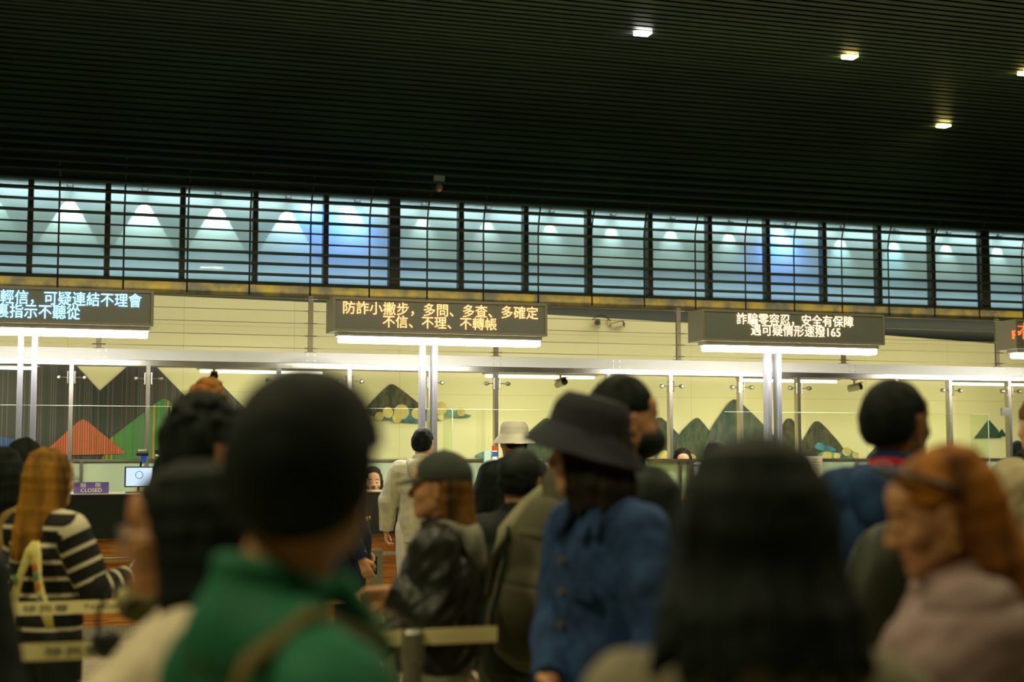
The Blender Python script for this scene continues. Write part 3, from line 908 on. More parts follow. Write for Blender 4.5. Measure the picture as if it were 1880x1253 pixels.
def noise3(X, Y, Z, f, seed=0, n=5):
    rg = np.random.RandomState(seed); out = 0
    for i in range(n):
        d = rg.normal(size=3); d /= np.linalg.norm(d); ph = rg.uniform(0, 6.28); ff = f * (0.7 + rg.uniform() * 0.9)
        out = out + np.sin((X * d[0] + Y * d[1] + Z * d[2]) * ff * 6.283 + ph + 1.1 * np.sin((X * d[1] + Y * d[2] - Z * d[0]) * ff * 3.1 + ph))
    return out / n


def mesh_obj(name, v, q, mats, parent, idx=None, smooth=True):
    me = bpy.data.meshes.new(name)
    q = np.asarray(q)
    me.vertices.add(len(v)); me.vertices.foreach_set('co', np.asarray(v, 'f4').reshape(-1))
    nf = len(q); k = q.shape[1]
    me.loops.add(nf * k); me.loops.foreach_set('vertex_index', q[:, ::-1].astype('i4').reshape(-1))
    me.polygons.add(nf); me.polygons.foreach_set('loop_start', np.arange(0, nf * k, k, dtype='i4'))
    me.polygons.foreach_set('loop_total', np.full(nf, k, 'i4'))
    me.update(calc_edges=True)
    for m in (mats if isinstance(mats, (list, tuple)) else [mats]): me.materials.append(m)
    if idx is not None: me.polygons.foreach_set('material_index', idx.astype('i4'))
    me.polygons.foreach_set('use_smooth', np.full(nf, smooth))
    me.validate()
    o = bpy.data.objects.new(name, me); COL.objects.link(o)
    if parent: o.parent = parent
    return o


def rotz(a): c, s = math.cos(a), math.sin(a); return np.array([[c, -s, 0], [s, c, 0], [0, 0, 1]])
def rotx(a): c, s = math.cos(a), math.sin(a); return np.array([[1, 0, 0], [0, c, -s], [0, s, c]])
def roty(a): c, s = math.cos(a), math.sin(a); return np.array([[c, 0, s], [0, 1, 0], [-s, 0, c]])
A = lambda *x: np.array(x, 'f8')
PIV = A(0, -0.015, 1.50)


def skin(name, c): return mat(name, c, 0.5, noise=0.12, nscale=9, spec=0.35)
M_LIP = mat('lips', (0.34, 0.10, 0.06), 0.4)
M_BROW = mat('brow_hair', (0.02, 0.014, 0.008), 0.7)
M_EYE = mat('eyeball', (0.55, 0.52, 0.45), 0.15)
M_IRIS = mat('iris', (0.02, 0.012, 0.008), 0.1)


def hand(F, w, d, n, side, s=1.0, curl=0.5, grip=False):
    """five separate fingers; w wrist, d direction of the hand, n palm normal (towards the palm side)"""
    d = d / np.linalg.norm(d); n = n - d * (n @ d); n /= np.linalg.norm(n)
    u = np.cross(d, n) * side                      # towards the thumb
    P = lambda a, b, c: w + (d * a + u * b + n * c) * s
    F.cap(P(-.05, 0, 0), P(.0, 0, 0), .024 * s, .023 * s, .012)
    F.cap(P(.0, .0, 0), P(.03, .012, 0), .021 * s, .018 * s, .012)
    for b in (-.027, -.009, .009, .027):
        F.cap(P(.015, b * .7, 0), P(.082, b, .002), .0145 * s, .0105 * s, .008)
    L = {-.031: .062, -.0105: .078, .0105: .084, .031: .074}
    for j, (b, ln) in enumerate(L.items()):
        c = curl * (1.15 - 0.12 * j)
        a0 = A(.084, b, .002); ang = 0.25 * c
        pts = [a0]
        for q, fr in enumerate((.42, .32, .26)):
            ang += c * (0.75 if q else 0.55)
            a0 = a0 + A(math.cos(ang), 0.02 * np.sign(b), math.sin(ang)) * ln * fr
            pts.append(a0)
        pts = [P(*p) for p in pts]
        F.chain(pts, [.0098 * s, .0092 * s, .0085 * s, .0072 * s], .003)
    t0 = A(.022, .026, .006); t1 = A(.052, .052, .016); t2 = A(.078, .058 - .012 * curl, .028 + .01 * curl); t3 = A(.098, .052 - .03 * curl, .034 + .016 * curl)
    F.chain([P(*t0), P(*t1), P(*t2), P(*t3)], [.016 * s, .0125 * s, .0108 * s, .0085 * s], .006)
    return P


def head_field(F, T, R, male=True, k=1.0):
    """T maps rest head coordinates to the body, R its rotation"""
    e = lambda c, r, kk=.02, op='u', RR=None: F.ell(T(A(*c)), r, kk, R if RR is None else R @ RR, op)
    c_ = lambda a, b, r1, r2=None, kk=.012, op='u': F.cap(T(A(*a)), T(A(*b)), r1, r2, kk, op)
    j = 1.0 if male else 0.93
    e((0, -.018, 1.625), (.077, .094, .093), .02)
    e((0, .022, 1.59), (.066 * j, .070, .088), .03)
    e((0, .045, 1.535), (.046 * j, .045, .045), .025)
    c_((-.050 * j, .005, 1.545), (-.014, .068, 1.508), .020, .017, .022)
    c_((.050 * j, .005, 1.545), (.014, .068, 1.508), .020, .017, .022)
    e((0, .073, 1.508), (.02, .016, .017), .016)
    e((0, .066, 1.66), (.052, .026, .035), .03)
    c_((-.036, .078, 1.632), (.036, .078, 1.632), .010 if male else .007, None, .016)
    for s in (-1, 1):
        e((s * .042, .058, 1.578), (.022, .024, .02), .02)
        e((s * .031, .098, 1.607), (.019, .016, .012), .008, 's')
        e((s * .030, .080, 1.607), (.0155, .0135, .0125), .006)
        e((s * .0125, .099, 1.572), (.009, .011, .008), .007)
        RR = roty(s * .15) @ rotz(s * .35)
        e((s * .079, -.006, 1.598), (.008, .019, .032), .006, 'u', RR)
        e((s * .077, -.012, 1.575), (.008, .010, .014), .008)
        e((s * .088, -.002, 1.600), (.005, .010, .018), .004, 's', RR)
    c_((0, .090, 1.618), (0, .110, 1.580), .0075, .0115, .012)
    e((0, .108, 1.575), (.012, .011, .010), .008)
    c_((-.020, .085, 1.5475), (.020, .085, 1.5475), .0068, None, .007)
    c_((-.006, .090, 1.5485), (.006, .090, 1.5485), .0068, None, .007)
    c_((-.016, .085, 1.5365), (.016, .085, 1.5365), .0080, None, .007)
    c_((-.024, .0965, 1.5425), (.024, .0965, 1.5425), .0022, None, .002, 's')


def hair_mesh(style, seed, h=0.005, **kw):
    """hair in rest head space"""
    rg = random.Random(seed)
    L = kw.get('length', 0.3); vol = kw.get('vol', 1.0); part = kw.get('part', 0.0)
    zb = 1.46 - (L if style in ('long', 'bob', 'tail') else 0)
    F = Field((-.26, -.30, zb - .06), (.26, .24, 1.80), h)
    top = kw.get('top', 0.022)
    F.ell((0, -.022, 1.638), (.088 * vol, .106 * vol, .092 + top), .0)
    F.ell((0, -.06, 1.60), (.084 * vol, .068 * vol, .085), .03)
    fr = kw.get('fringe', 1.668)
    # clear the face and the ears
    F.fn(lambda X, Y, Z: np.maximum(np.maximum(Z - (fr + 0.35 * np.abs(X) * 0), .058 - Y), np.abs(X) - .088), k=.012, op='s')
    if style == 'short':
        F.fn(lambda X, Y, Z: np.maximum(Z - (1.636 - .0 * Y), -.022 - Y), k=.012, op='s')
        nz = kw.get('nape', 1.535)
        F.fn(lambda X, Y, Z: Z - nz - 0.25 * (Y + .1), k=.02, op='s')
        amp, fq = kw.get('amp', .0045), kw.get('fq', 14)
        F.warp(lambda X, Y, Z: amp * noise3(X, Y, Z, fq, seed, 6))
        if kw.get('tuft'):
            for i in range(kw['tuft']):
                a = rg.uniform(0, 6.28); e_ = rg.uniform(.3, 1.45)
                p = A(math.cos(a) * math.cos(e_) * .085 * vol, math.sin(a) * math.cos(e_) * .1 * vol - .02, 1.645 + math.sin(e_) * (.092 + top) * .98)
                if p[1] > .05 and p[2] < 1.68: continue
                q = p * A(.92, .92, 1) + A(rg.uniform(-.035, .035), rg.uniform(-.025, .035), rg.uniform(-.016, .006) - .1 * 0)
                F.cap(p, q, rg.uniform(.012, .018), .007, .012)
    else:
        n = kw.get('n', 26); op_a = kw.get('open', 55); taper = kw.get('taper', 1.0)
        spread = kw.get('spread', .0); back = kw.get('back', 0.0)
        zend = 1.46 - L
        lower = zend
        F.fn(lambda X, Y, Z: np.maximum(np.maximum(Z - 1.64, -.0 - Y), np.abs(X) - .066), k=.012, op='s')
        if kw.get('ear'): F.fn(lambda X, Y, Z: np.maximum(Z - 1.634, -.026 - Y), k=.010, op='s')
        for i in range(n):
            a = math.radians(90 + op_a + (360 - 2 * op_a) * (i + .5) / n) + rg.uniform(-.03, .03)
            ca, sa = math.cos(a), math.sin(a)
            r1 = rg.uniform(.017, .022)
            w = 1 + rg.uniform(-.05, .05)
            pts = [A(ca * .022, sa * .04 - .02, 1.718 + top * .5), A(ca * .050 * vol, sa * .066 * vol - .022, 1.699 + top * .4), A(ca * .068 * vol * w, sa * .085 * vol * w - .022, 1.660), A(ca * .078 * vol * w, sa * .093 * vol * w - .022, 1.61), A(ca * .082 * vol * w, sa * .09 * vol * w - .024, 1.56)]
            nseg = max(2, int(L / .07) + 1)
            je = rg.uniform(-.02, .02)
            for q in range(1, nseg + 1):
                f = q / nseg
                z = 1.56 - (1.56 - zend + je) * f
                rx = (.083 * vol + spread * f) * (1 - (1 - taper) * f * f)
                ry = (.088 * vol + spread * .4 * f) * (1 - (1 - taper) * f)
                pts.append(A(ca * rx * w + rg.uniform(-.004, .004), sa * ry * w - .026 - back * f, z))
            rs = [r1 * .9] + [r1] * (len(pts) - 2) + [r1 * .45]
            F.chain(pts, rs, .010)
        F.ell((0, -.045, 1.56), (.06, .05, .10), .02)
        if L > .12:
            nb = int(L / .08) + 1
            for q in range(nb):
                F.ell((0, -.055 - back * q / nb, 1.50 - L * q / nb * .9), (.055 + spread * .6, .035, .07), .02)
        F.warp(lambda X, Y, Z: .0022 * noise3(X * 3.5, Y * 3.5, Z * .35, 16, seed, 6))
    return F.mesh()


def hair_mat(name, c, c2=None):
    return mat(name, c, 0.65, noise=0.6, col2=c2, nscale=30 if not c2 else 14, stretch=(1, 1, 0.12), bump=0.25, bscale=180, spec=0.12)


H_BLACK = hair_mat('hair_black', (0.0055, 0.009, 0.006))
H_DKBROWN = hair_mat('hair_dark_brown', (0.016, 0.012, 0.007))
H_ORANGE = hair_mat('hair_orange', (0.36, 0.13, 0.010), (0.07, 0.024, 0.004))
H_BLOND = hair_mat('hair_bronze', (0.30, 0.14, 0.012), (0.05, 0.025, 0.005))
H_BROWN = hair_mat('hair_brown', (0.20, 0.085, 0.012), (0.03, 0.018, 0.006))
S_MID = skin('skin_mid', (0.50, 0.25, 0.12))
S_LIGHT = skin('skin_light', (0.62, 0.34, 0.17))
S_DARK = skin('skin_brown', (0.22, 0.10, 0.045))
S_TAN = skin('skin_tan', (0.40, 0.19, 0.08))


def cloth(name, c, bump=0.12, n=0.18, rough=0.8, ns=5, bs=220):
    return mat(name, c, rough, noise=n, nscale=ns, bump=bump, bscale=bs, spec=0.2)


ARM_DOWN = dict(el=(.235, -.03, 1.11), wr=(.25, .04, .87))


def person(label, top, d, look, hgt=None, head_yaw=0, head_pitch=0, head_roll=0, lean=0, male=True, sk=S_MID,
           hair=None, armL=None, armR=None, topw=None, legs=None, h=.006, hcurl=.5, group=None, legpose=None, seat=False, z0=0.0, build=1.0, hs=(0, 0, 0), drop=0.0):
    """top = pixel of the crown, d = distance in front of the camera, look = facing (0 away, 90 right, 180 towards, -90 left)"""
    P = at_depth(top[0], top[1], d)
    H = hgt if hgt else P.z
    s = (H - z0) / 1.735 if not seat else 1.0
    if seat: z0 = P.z - 1.735
    root = empty('person', (P.x, P.y, z0), -(YAW + math.radians(look)), label, 'person', group)
    root.scale = (s, s, s)
    Rh = rotz(-math.radians(head_yaw)) @ rotx(-math.radians(head_pitch)) @ roty(math.radians(head_roll))
    hs = A(*hs); T = lambda p: PIV + hs + Rh @ (p - PIV)
    b = build
    # crown sits over the root so that the head lands where the photograph has it
    off = T(A(0, -.02, 1.70)); off = A(off[0], off[1], 0)
    F = Field((-.52, -.42, -.0 if not seat else .75), (.52, .62, 1.80), h)
    head_field(F, T, Rh, male)
    nr = .056 if male else .048
    F.cap((0, -.03, 1.40), T(A(0, -.022, 1.555)), nr + .008, nr, .03)
    # torso
    F.ell((0, -.005, 1.27), (.155 * b, .10 * b, .15), .03); F.ell((0, 0, 1.10), (.125 * b, .09 * b, .15), .05); F.ell((0, 0, .95), (.15 * b, .10 * b, .13), .05)
    F.cap((-.05, -.025, 1.42 - drop * .5), (-.165 * b, -.015, 1.375 - drop), .045, .05, .03); F.cap((.05, -.025, 1.42 - drop * .5), (.165 * b, -.015, 1.375 - drop), .045, .05, .03)
    arms = []
    for sd, ar in ((-1, armL), (1, armR)):
        ar = ar or ARM_DOWN
        sh = A(sd * .175 * b, -.015, 1.375 - drop)
        el = A(ar['el'][0] * sd * (b if ar is ARM_DOWN else 1), *ar['el'][1:]); wr = A(ar['wr'][0] * sd * (b if ar is ARM_DOWN else 1), *ar['wr'][1:])
        arms.append((sh, el, wr, ar))
        F.cap(sh, el, .048, .038, .02); F.cap(el, wr, .038, .025, .015)
        dd = wr - el; dd = dd / np.linalg.norm(dd)
        dd = A(*ar['hd']) if 'hd' in ar else dd
        nn = A(*ar['hn']) if 'hn' in ar else A(-sd, 0.15, 0)
        ar2 = hand(F, wr + dd / np.linalg.norm(dd) * .012, dd, nn, sd if 'flip' not in ar else -sd, 0.98, ar.get('curl', hcurl))
    # legs
    lp = legpose or dict(kL=(-.10, .02, .50), aL=(-.10, -.02, .09), kR=(.10, .02, .50), aR=(.10, -.02, .09))
    if not seat:
        for sd, kn, an in ((-1, lp['kL'], lp['aL']), (1, lp['kR'], lp['aR'])):
            F.cap((sd * .085, 0, .90), kn, .078, .055, .03); F.cap(kn, an, .055, .036, .02)
            an = A(*an); F.cap(an + A(0, -.03, -.055), an + A(sd * .015, .13, -.065), .03, .024, .02)
    v, q = F.mesh()
    # colour lips and brows by their place on the face
    cen = v[q].mean(1)
    loc = (cen - PIV - hs) @ Rh + PIV
    idx = np.zeros(len(q))
    lip = (loc[:, 1] > .080) & (np.abs(loc[:, 2] - 1.5425) < .0135 - .010 * (np.abs(loc[:, 0]) / .026) ** 2) & (np.abs(loc[:, 0]) < .025)
    ax = np.abs(loc[:, 0])
    br = (loc[:, 1] > .06) & (ax > .012) & (ax < .05) & (np.abs(loc[:, 2] - (1.634 - 1.8 * (ax - .032) ** 2 * 8)) < .0048)
    idx[lip] = 1; idx[br] = 2
    mesh_obj('body', v - off, q, [sk, M_LIP, M_BROW], root, idx)
    for sd in (-1, 1):
        c = T(A(sd * .0310, .0885, 1.6065)) - off
        bm = add_sph(bmesh.new(), (0, 0, 0), .012, 14, (1.0, .52, .40)); bmesh.ops.transform(bm, matrix=Matrix.Translation(Vector(c)) @ Matrix(Rh.tolist()).to_4x4(), verts=bm.verts)
        e_ = obj('eye', bm, M_EYE, root, smooth=True)
        c2 = T(A(sd * .0310, .0915, 1.606)) - off
        obj('iris', add_sph(bmesh.new(), c2, .0046, 10), M_IRIS, e_, smooth=True)
    ctx = dict(drop=drop, hs=hs, root=root, T=T, R=Rh, off=off, arms=arms, s=s, b=b, h=h, lp=lp, seat=seat)
    if hair:
        st, hm, kw = hair
        hv, hq = hair_mesh(st, kw.pop('seed', 1), kw.pop('h', max(.004, h * .8)), **kw)
        hv = PIV + hs + (hv - PIV) @ Rh.T
        mesh_obj('hair', hv - off, hq, hm, root)
    return ctx


def head_part(ctx, name, v, q, m):
    v = PIV + ctx['hs'] + (v - PIV) @ ctx['R'].T - ctx['off']
    return mesh_obj(name, v, q, m, ctx['root'])


def top(ctx, name, m, bulk=.02, attr=None, hem=.88, cuff=.0, fold=.006, ff=5, collar='crew', seed=3, sleeve=1.0, puff=0, h=None, flare=.0, idxf=None, mats=None, open_front=False, hoodm=None, len_cut=None):
    """a jacket, sweater or shirt that follows the pose"""
    b = ctx['b']; h = h or max(.006, ctx['h'] * 1.25)
    F = Field((-.62, -.50, max(0, hem - .12)), (.62, .70, 1.62), h)
    g = bulk; dz = ctx['drop']
    F.ell((0, -.01, 1.26 - dz * .9), (.165 * b + g - dz * .3, .11 * b + g, .17), .02)
    F.ell((0, -.005, 1.10), (.145 * b + g, .105 * b + g, .17), .06)
    F.ell((0, 0, .96), (.158 * b + g + flare, .115 * b + g + flare, .16), .06)
    if hem < .85: F.cap((0, 0, .95), (0, 0, hem), .13 * b + g + flare, .135 * b + g + flare * 1.5, .05)
    F.ell((0, -.045, 1.385), (.11 + g * .6, .062 + g * .7, .075), .03)
    F.cap((0, -.035, 1.40), (0, -.030, 1.445), .070 + g * .3, .066 + g * .2, .03)
    for sd in (-1, 1):
        F.cap((sd * .045, -.025, 1.425 - dz * .5), (sd * .16 * b, -.018, 1.375 - dz), .052 + g * .4, .062 + g * .8, .03)
    tot = []
    for sh, el, wr, ar in ctx['arms']:
        e2 = el + (wr - el) * sleeve
        F.cap(sh, el, .060 + g * .85, .048 + g * .9, .03)
        F.cap(el, e2 + (wr - el) / np.linalg.norm(wr - el) * .0, .048 + g * .9, .034 + g * .7, .02)
        dd = (wr - el) / np.linalg.norm(wr - el)
        c = e2 + dd * .004
        # cuff ring, then a clean cut
        F.fn(lambda X, Y, Z: np.maximum(-((X - c[0]) * dd[0] + (Y - c[1]) * dd[1] + (Z - c[2]) * dd[2]), np.sqrt((X - c[0]) ** 2 + (Y - c[1]) ** 2 + (Z - c[2]) ** 2) - .10), c - .13, c + .13, k=.004, op='s')
    if puff:
        arms = ctx['arms']
        def pf(X, Y, Z):
            # quilting: channels across body and sleeves
            base = np.abs(np.sin(math.pi * (Z + .1 * Y) / puff)) * np.ones_like(X + Y)
            for sh, el, wr, ar in arms:
                for a0, b0 in ((sh, el), (el, wr)):
                    ab = b0 - a0; L = np.linalg.norm(ab)
                    t = ((X - a0[0]) * ab[0] + (Y - a0[1]) * ab[1] + (Z - a0[2]) * ab[2]) / L
                    dist = np.sqrt((X - a0[0] - t / L * ab[0]) ** 2 + (Y - a0[1] - t / L * ab[1]) ** 2 + (Z - a0[2] - t / L * ab[2]) ** 2)
                    ins = (dist < .105) & (t > .04 * 1) & (t < L)
                    base = np.where(ins, np.abs(np.sin(math.pi * t / puff)), base)
            return -.016 * np.sqrt(base) + .008
        F.warp(pf)
    if fold: F.warp(lambda X, Y, Z: fold * noise3(X, Y, Z * .55, ff, seed, 6) + fold * .5 * noise3(X, Y, Z, ff * 2.3, seed + 9, 5))
    # hem and neckline
    F.fn(lambda X, Y, Z: Z - hem - 0 * X, k=.006, op='s')
    nz = 1.452
    F.cap((0, .0, 1.475), (0, .02, 1.60), .062, .075, .01, op='s')
    if collar == 'crew':
        for i in range(20):
            a = i / 20 * 6.283; a2 = (i + 1) / 20 * 6.283
            F.cap((.066 * math.cos(a), .064 * math.sin(a) - .012, 1.452 - .022 * math.sin(a)), (.066 * math.cos(a2), .064 * math.sin(a2) - .012, 1.452 - .022 * math.sin(a2)), .011, None, .006)
    if collar in ('stand', 'hood'):
        for i in range(20):
            a = i / 20 * 6.283; a2 = (i + 1) / 20 * 6.283
            for zz in (0, .02, .04):
                F.cap((.070 * math.cos(a), .070 * math.sin(a) - .014, 1.45 + zz - .02 * math.sin(a)), (.070 * math.cos(a2), .070 * math.sin(a2) - .014, 1.45 + zz - .02 * math.sin(a2)), .011, None, .008)
    if collar == 'shirt':
        for i in range(2, 20):
            a = 1.57 + .45 + (6.283 - .9) * (i - 2) / 18; a2 = 1.57 + .45 + (6.283 - .9) * (i - 1) / 18
            F.cap((.072 * math.cos(a), .072 * math.sin(a) - .012, 1.462 - .025 * math.sin(a)), (.072 * math.cos(a2), .072 * math.sin(a2) - .012, 1.462 - .025 * math.sin(a2)), .014, None, .008)
        for sd in (-1, 1):
            F.cap((sd * .060, .05, 1.455), (sd * .105, .098, 1.375), .020, .012, .012); F.cap((sd * .055, .06, 1.45), (sd * .062, .115, 1.365), .018, .012, .012)
        # open neck
        F.cap((0, .090, 1.47), (0, .130, 1.32), .052, .026, .008, op='s')
    if open_front:
        F.fn(lambda X, Y, Z: np.maximum(np.abs(X) - .045 - .05 * (1.4 - Z), .03 - Y), k=.01, op='s')
    v, q = F.mesh()
    idx = idxf(v[q].mean(1)) if idxf else None
    o = mesh_obj(name, v - ctx['off'], q, mats or m, ctx['root'], idx)
    if attr:
        at = o.data.attributes.new('band', 'FLOAT', 'POINT'); at.data.foreach_set('value', attr(v).astype('f4'))
    if collar == 'hood':
        F = Field((-.2, -.28, 1.24), (.2, .14, 1.56), h * .9)
        for i in range(14):
            a = math.radians(200 + 140 * i / 14) if 0 else math.radians(170 + 200 * i / 14); a2 = math.radians(170 + 200 * (i + 1) / 14)
            zz = lambda t: 1.452 + .012 * math.sin(t)
            F.cap((.098 * math.cos(a), .095 * math.sin(a) - .02, zz(a)), (.098 * math.cos(a2), .095 * math.sin(a2) - .02, zz(a2)), .030, None, .02)
        F.ell((0, -.135, 1.385), (.095, .042, .085), .03)
        F.cap((-.055, -.13, 1.42), (0, -.155, 1.325), .03, .025, .03); F.cap((.055, -.13, 1.42), (0, -.155, 1.325), .03, .025, .03)
        F.ell((0, -.05, 1.475), (.066, .068, .05), .015, op='s')
        F.warp(lambda X, Y, Z: .004 * noise3(X, Y, Z, 9, seed + 4, 5))
        v, q = F.mesh()
        mesh_obj('hood', v - ctx['off'], q, hoodm or m, o)
    return o


def pants(ctx, m, bulk=.02, end=.08, fold=.006, name='trousers', skirt=False):
    F = Field((-.42, -.45, max(0, end - .05)), (.42, .5, 1.06), .009)
    lp = ctx['lp']; b = ctx['b']
    F.ell((0, 0, .95), (.150 * b + bulk * .7, .105 * b + bulk * .7, .12), .02)
    for sd, kn, an in ((-1, lp['kL'], lp['aL']), (1, lp['kR'], lp['aR'])):
        F.cap((sd * .085, 0, .90), kn, .085 + bulk, .062 + bulk, .03)
        F.cap(kn, an, .062 + bulk, .048 + bulk, .02)
    F.warp(lambda X, Y, Z: fold * noise3(X, Y, Z * .5, 6, 5, 6))
    F.fn(lambda X, Y, Z: Z - end + 0 * X, k=.005, op='s'); F.fn(lambda X, Y, Z: 1.04 - Z + 0 * X, k=.005, op='s')
    v, q = F.mesh()
    return mesh_obj(name, v - ctx['off'], q, m, ctx['root'])


def shoes(ctx, m):
    for sd, an in ((-1, ctx['lp']['aL']), (1, ctx['lp']['aR'])):
        an = A(*an)
        F = Field(an + A(-.12, -.14, -.1), an + A(.12, .26, .06), .006)
        F.cap(an + A(0, -.045, -.04), an + A(sd * .015, .14, -.05), .045, .038, .02); F.cap(an + A(0, -.01, .0), an + A(0, .03, -.03), .045, .04, .02)
        F.fn(lambda X, Y, Z: Z - (an[2] - .088) + 0 * X, k=.003, op='s')
        v, q = F.mesh()
        mesh_obj('shoe', v - ctx['off'], q, m, ctx['root'])


def bucket_hat(ctx, m, tilt=0, sc=1.0, up=0, deep=1.0, sloppy=0.003):
    F = Field((-.22, -.24, 1.50), (.22, .24, 1.80), .004)
    R = rotx(math.radians(tilt))
    c = A(0, -.018, 1.672 + up)
    def f(X, Y, Z):
        wz = sloppy * 1.6 * noise3(X, Y, Z * .3, 5, 3, 5); wr = sloppy * 1.2 * noise3(X, Y, Z, 6, 13, 5)
        x, y, z = X - c[0] + 0 * wr, Y - c[1] + 0 * wr, Z - c[2] + wz
        y, z = y * R[1, 1] + z * R[2, 1], y * R[1, 2] + z * R[2, 2]
        rr = np.sqrt((x / .93) ** 2 + (y / 1.08) ** 2) + wr
        # outer profile radius against height: wall then sloping brim
        z1 = z / sc
        zq = np.clip(z1, -.012, .08)
        R_o = np.where(z1 > -.012, .100 - .10 * (zq + .012) - 3.2 * np.clip(zq - .035, 0, 1) ** 1.6, .100 + .80 * (-.012 - z1)) * sc
        th = .0055
        wall = np.abs(rr - R_o) - th
        wall = np.maximum(wall, np.maximum(z - .075 * sc, -.078 * sc * deep - z))
        lid = np.maximum(np.abs(z - .070 * sc - .10 * (.07 - rr) * (rr < .07)) - .006, rr - .074 * sc)
        return np.minimum(wall * .8, lid)
    F.fn(f, k=0)
    v, q = F.mesh()
    return head_part(ctx, 'bucket_hat', v, q, m)


def cap_hat(ctx, m, visor=True):
    F = Field((-.14, -.17, 1.56), (.14, .24, 1.80), .0045)
    F.ell((0, -.022, 1.645), (.096, .115, .105), 0)
    F.fn(lambda X, Y, Z: Z - (1.632 + .12 * Y), k=.006, op='s')
    F.ell((0, -.022, 1.62), (.084, .103, .10), .004, op='s')
    if visor:
        def vz(X, Y, Z):
            zc = 1.650 - 2.6 * X * X - .30 * (Y - .06)
            rr = np.sqrt((X / .080) ** 2 + ((Y - .065) / .100) ** 2)
            return np.maximum(np.abs(Z - zc) - .0045, (rr - 1) * .08)
        F.fn(vz, k=.006)
    F.cap((0, -.022, 1.745), (0, -.022, 1.747), .008, None, .006)
    F.warp(lambda X, Y, Z: .0014 * noise3(X, Y, Z, 9, 3, 5))
    v, q = F.mesh()
    return head_part(ctx, 'cap', v, q, m)


def face_mask(ctx, m):
    F = Field((-.1, -.02, 1.47), (.1, .15, 1.62), .004)
    F.ell((0, .045, 1.542), (.071, .082, .060), .0); F.ell((0, .07, 1.55), (.034, .058, .044), .03)
    F.ell((0, .03, 1.545), (.060, .070, .07), .002, op='s')
    F.fn(lambda X, Y, Z: Y - .015 + 0 * X, k=.004, op='s')
    v, q = F.mesh(); o = head_part(ctx, 'face_mask', v, q, m)
    bm = bmesh.new()
    for s in (-1, 1):
        for z in (1.575, 1.53):
            pts = [A(s * .058, .03, z), A(s * .076, 0, (z + 1.59) / 2), A(s * .082, -.018, 1.59)]
            pts = [PIV + ctx['R'] @ (p - PIV) - ctx['off'] for p in pts]
            add_tube(bm, pts, .002, 6)
    obj('ear_loops', bm, m, o)
    return o


def glasses(ctx, m, lens=None, up=0.0, dy=0.0):
    bm = bmesh.new(); X = lambda p: PIV + ctx['R'] @ (A(*p) - PIV) - ctx['off']
    bl = bmesh.new()
    for s in (-1, 1):
        ring = [X((s * .034 + .024 * math.cos(t), .108 + dy - .004 * abs(math.cos(t)), 1.603 + up + .020 * math.sin(t))) for t in np.linspace(0, 6.283, 17)]
        add_tube(bm, ring, .0022, 6)
        add_tube(bm, [X((s * .058, .104 + dy, 1.607 + up)), X((s * .074, .05 + dy, 1.61 + up)), X((s * .082, -.01 + dy, 1.605 + up))], .0025, 6)
        vs = [bl.verts.new(p) for p in ring[:-1]]
        bl.faces.new(vs)
    add_tube(bm, [X((-.012, .110 + dy, 1.608 + up)), X((.012, .110 + dy, 1.608 + up))], .0022, 6)
    g = obj('glasses', bm, m, ctx['root'])
    obj('lens', bl, lens or M_GLASS, g)
    return g


def strap(ctx, name, pts, w, m, th=.006):
    """flat band through local points"""
    P = [A(*p) - ctx['off'] for p in pts]
    bm = bmesh.new()
    add_tube(bm, P, w, 8)
    o = obj(name, bm, m, ctx['root'], smooth=True)
    return o


def world_of(ctx, p):
    ctx['root'].rotation_euler
    r = ctx['root']; bpy.context.view_layer.update()
    return r.matrix_world @ Vector(A(*p) - ctx['off'])
# ------------------------------------------------------------------ the crowd
HOLD = dict(el=(.235, -.01, 1.10), wr=(.13, .24, 1.08), hn=(-.2, 0, 1), curl=.7)
C_GREEN = cloth('green_jacket_cloth', (0.012, 0.115, 0.052), n=.12, rough=.7)
C_CREAM = cloth('cream_top_cloth', (0.62, 0.53, 0.36), rough=.75)
C_GREY = cloth('grey_fleece', (0.50, 0.46, 0.30))
C_GREY_L = cloth('pale_grey_fleece', (0.60, 0.57, 0.42))
C_BLACK = cloth('black_cloth', (0.007, 0.012, 0.009), rough=.6)
C_BLACKSH = cloth('black_shell', (0.016, 0.018, 0.013), rough=.32)
C_NAVY = cloth('navy_hoodie_cloth', (0.010, 0.035, 0.10))
C_DENIM = cloth('denim', (0.020, 0.052, 0.135), n=.35, ns=14, bump=.5)
C_MAUVE = cloth('mauve_puffer', (0.21, 0.14, 0.125), rough=.55)
C_BEIGE = cloth('beige_knit', (0.42, 0.35, 0.21))
C_TAUPE = cloth('taupe_top', (0.20, 0.175, 0.11))
C_OLIVE = cloth('olive_canvas', (0.075, 0.072, 0.040), n=.15)
C_OLIVE_L = cloth('pale_olive_canvas', (0.20, 0.19, 0.11))
C_DKGREY = cloth('dark_grey_cloth', (0.05, 0.052, 0.04))
C_PGREY = cloth('grey_trousers_cloth', (0.24, 0.235, 0.16))
C_HATDK = cloth('dark_hat_cloth', (0.022, 0.024, 0.030), rough=.85)
C_HATWH = cloth('white_hat_cloth', (0.86, 0.82, 0.70))
C_CAPG = cloth('grey_cap_cloth', (0.035, 0.045, 0.035))
C_UNI = cloth('uniform_navy', (0.010, 0.016, 0.035), rough=.6)
C_RED = cloth('red_cloth', (0.55, 0.02, 0.04))
M_GOLD = mat('gold_button', (0.85, 0.55, 0.06), 0.3, 0.8)

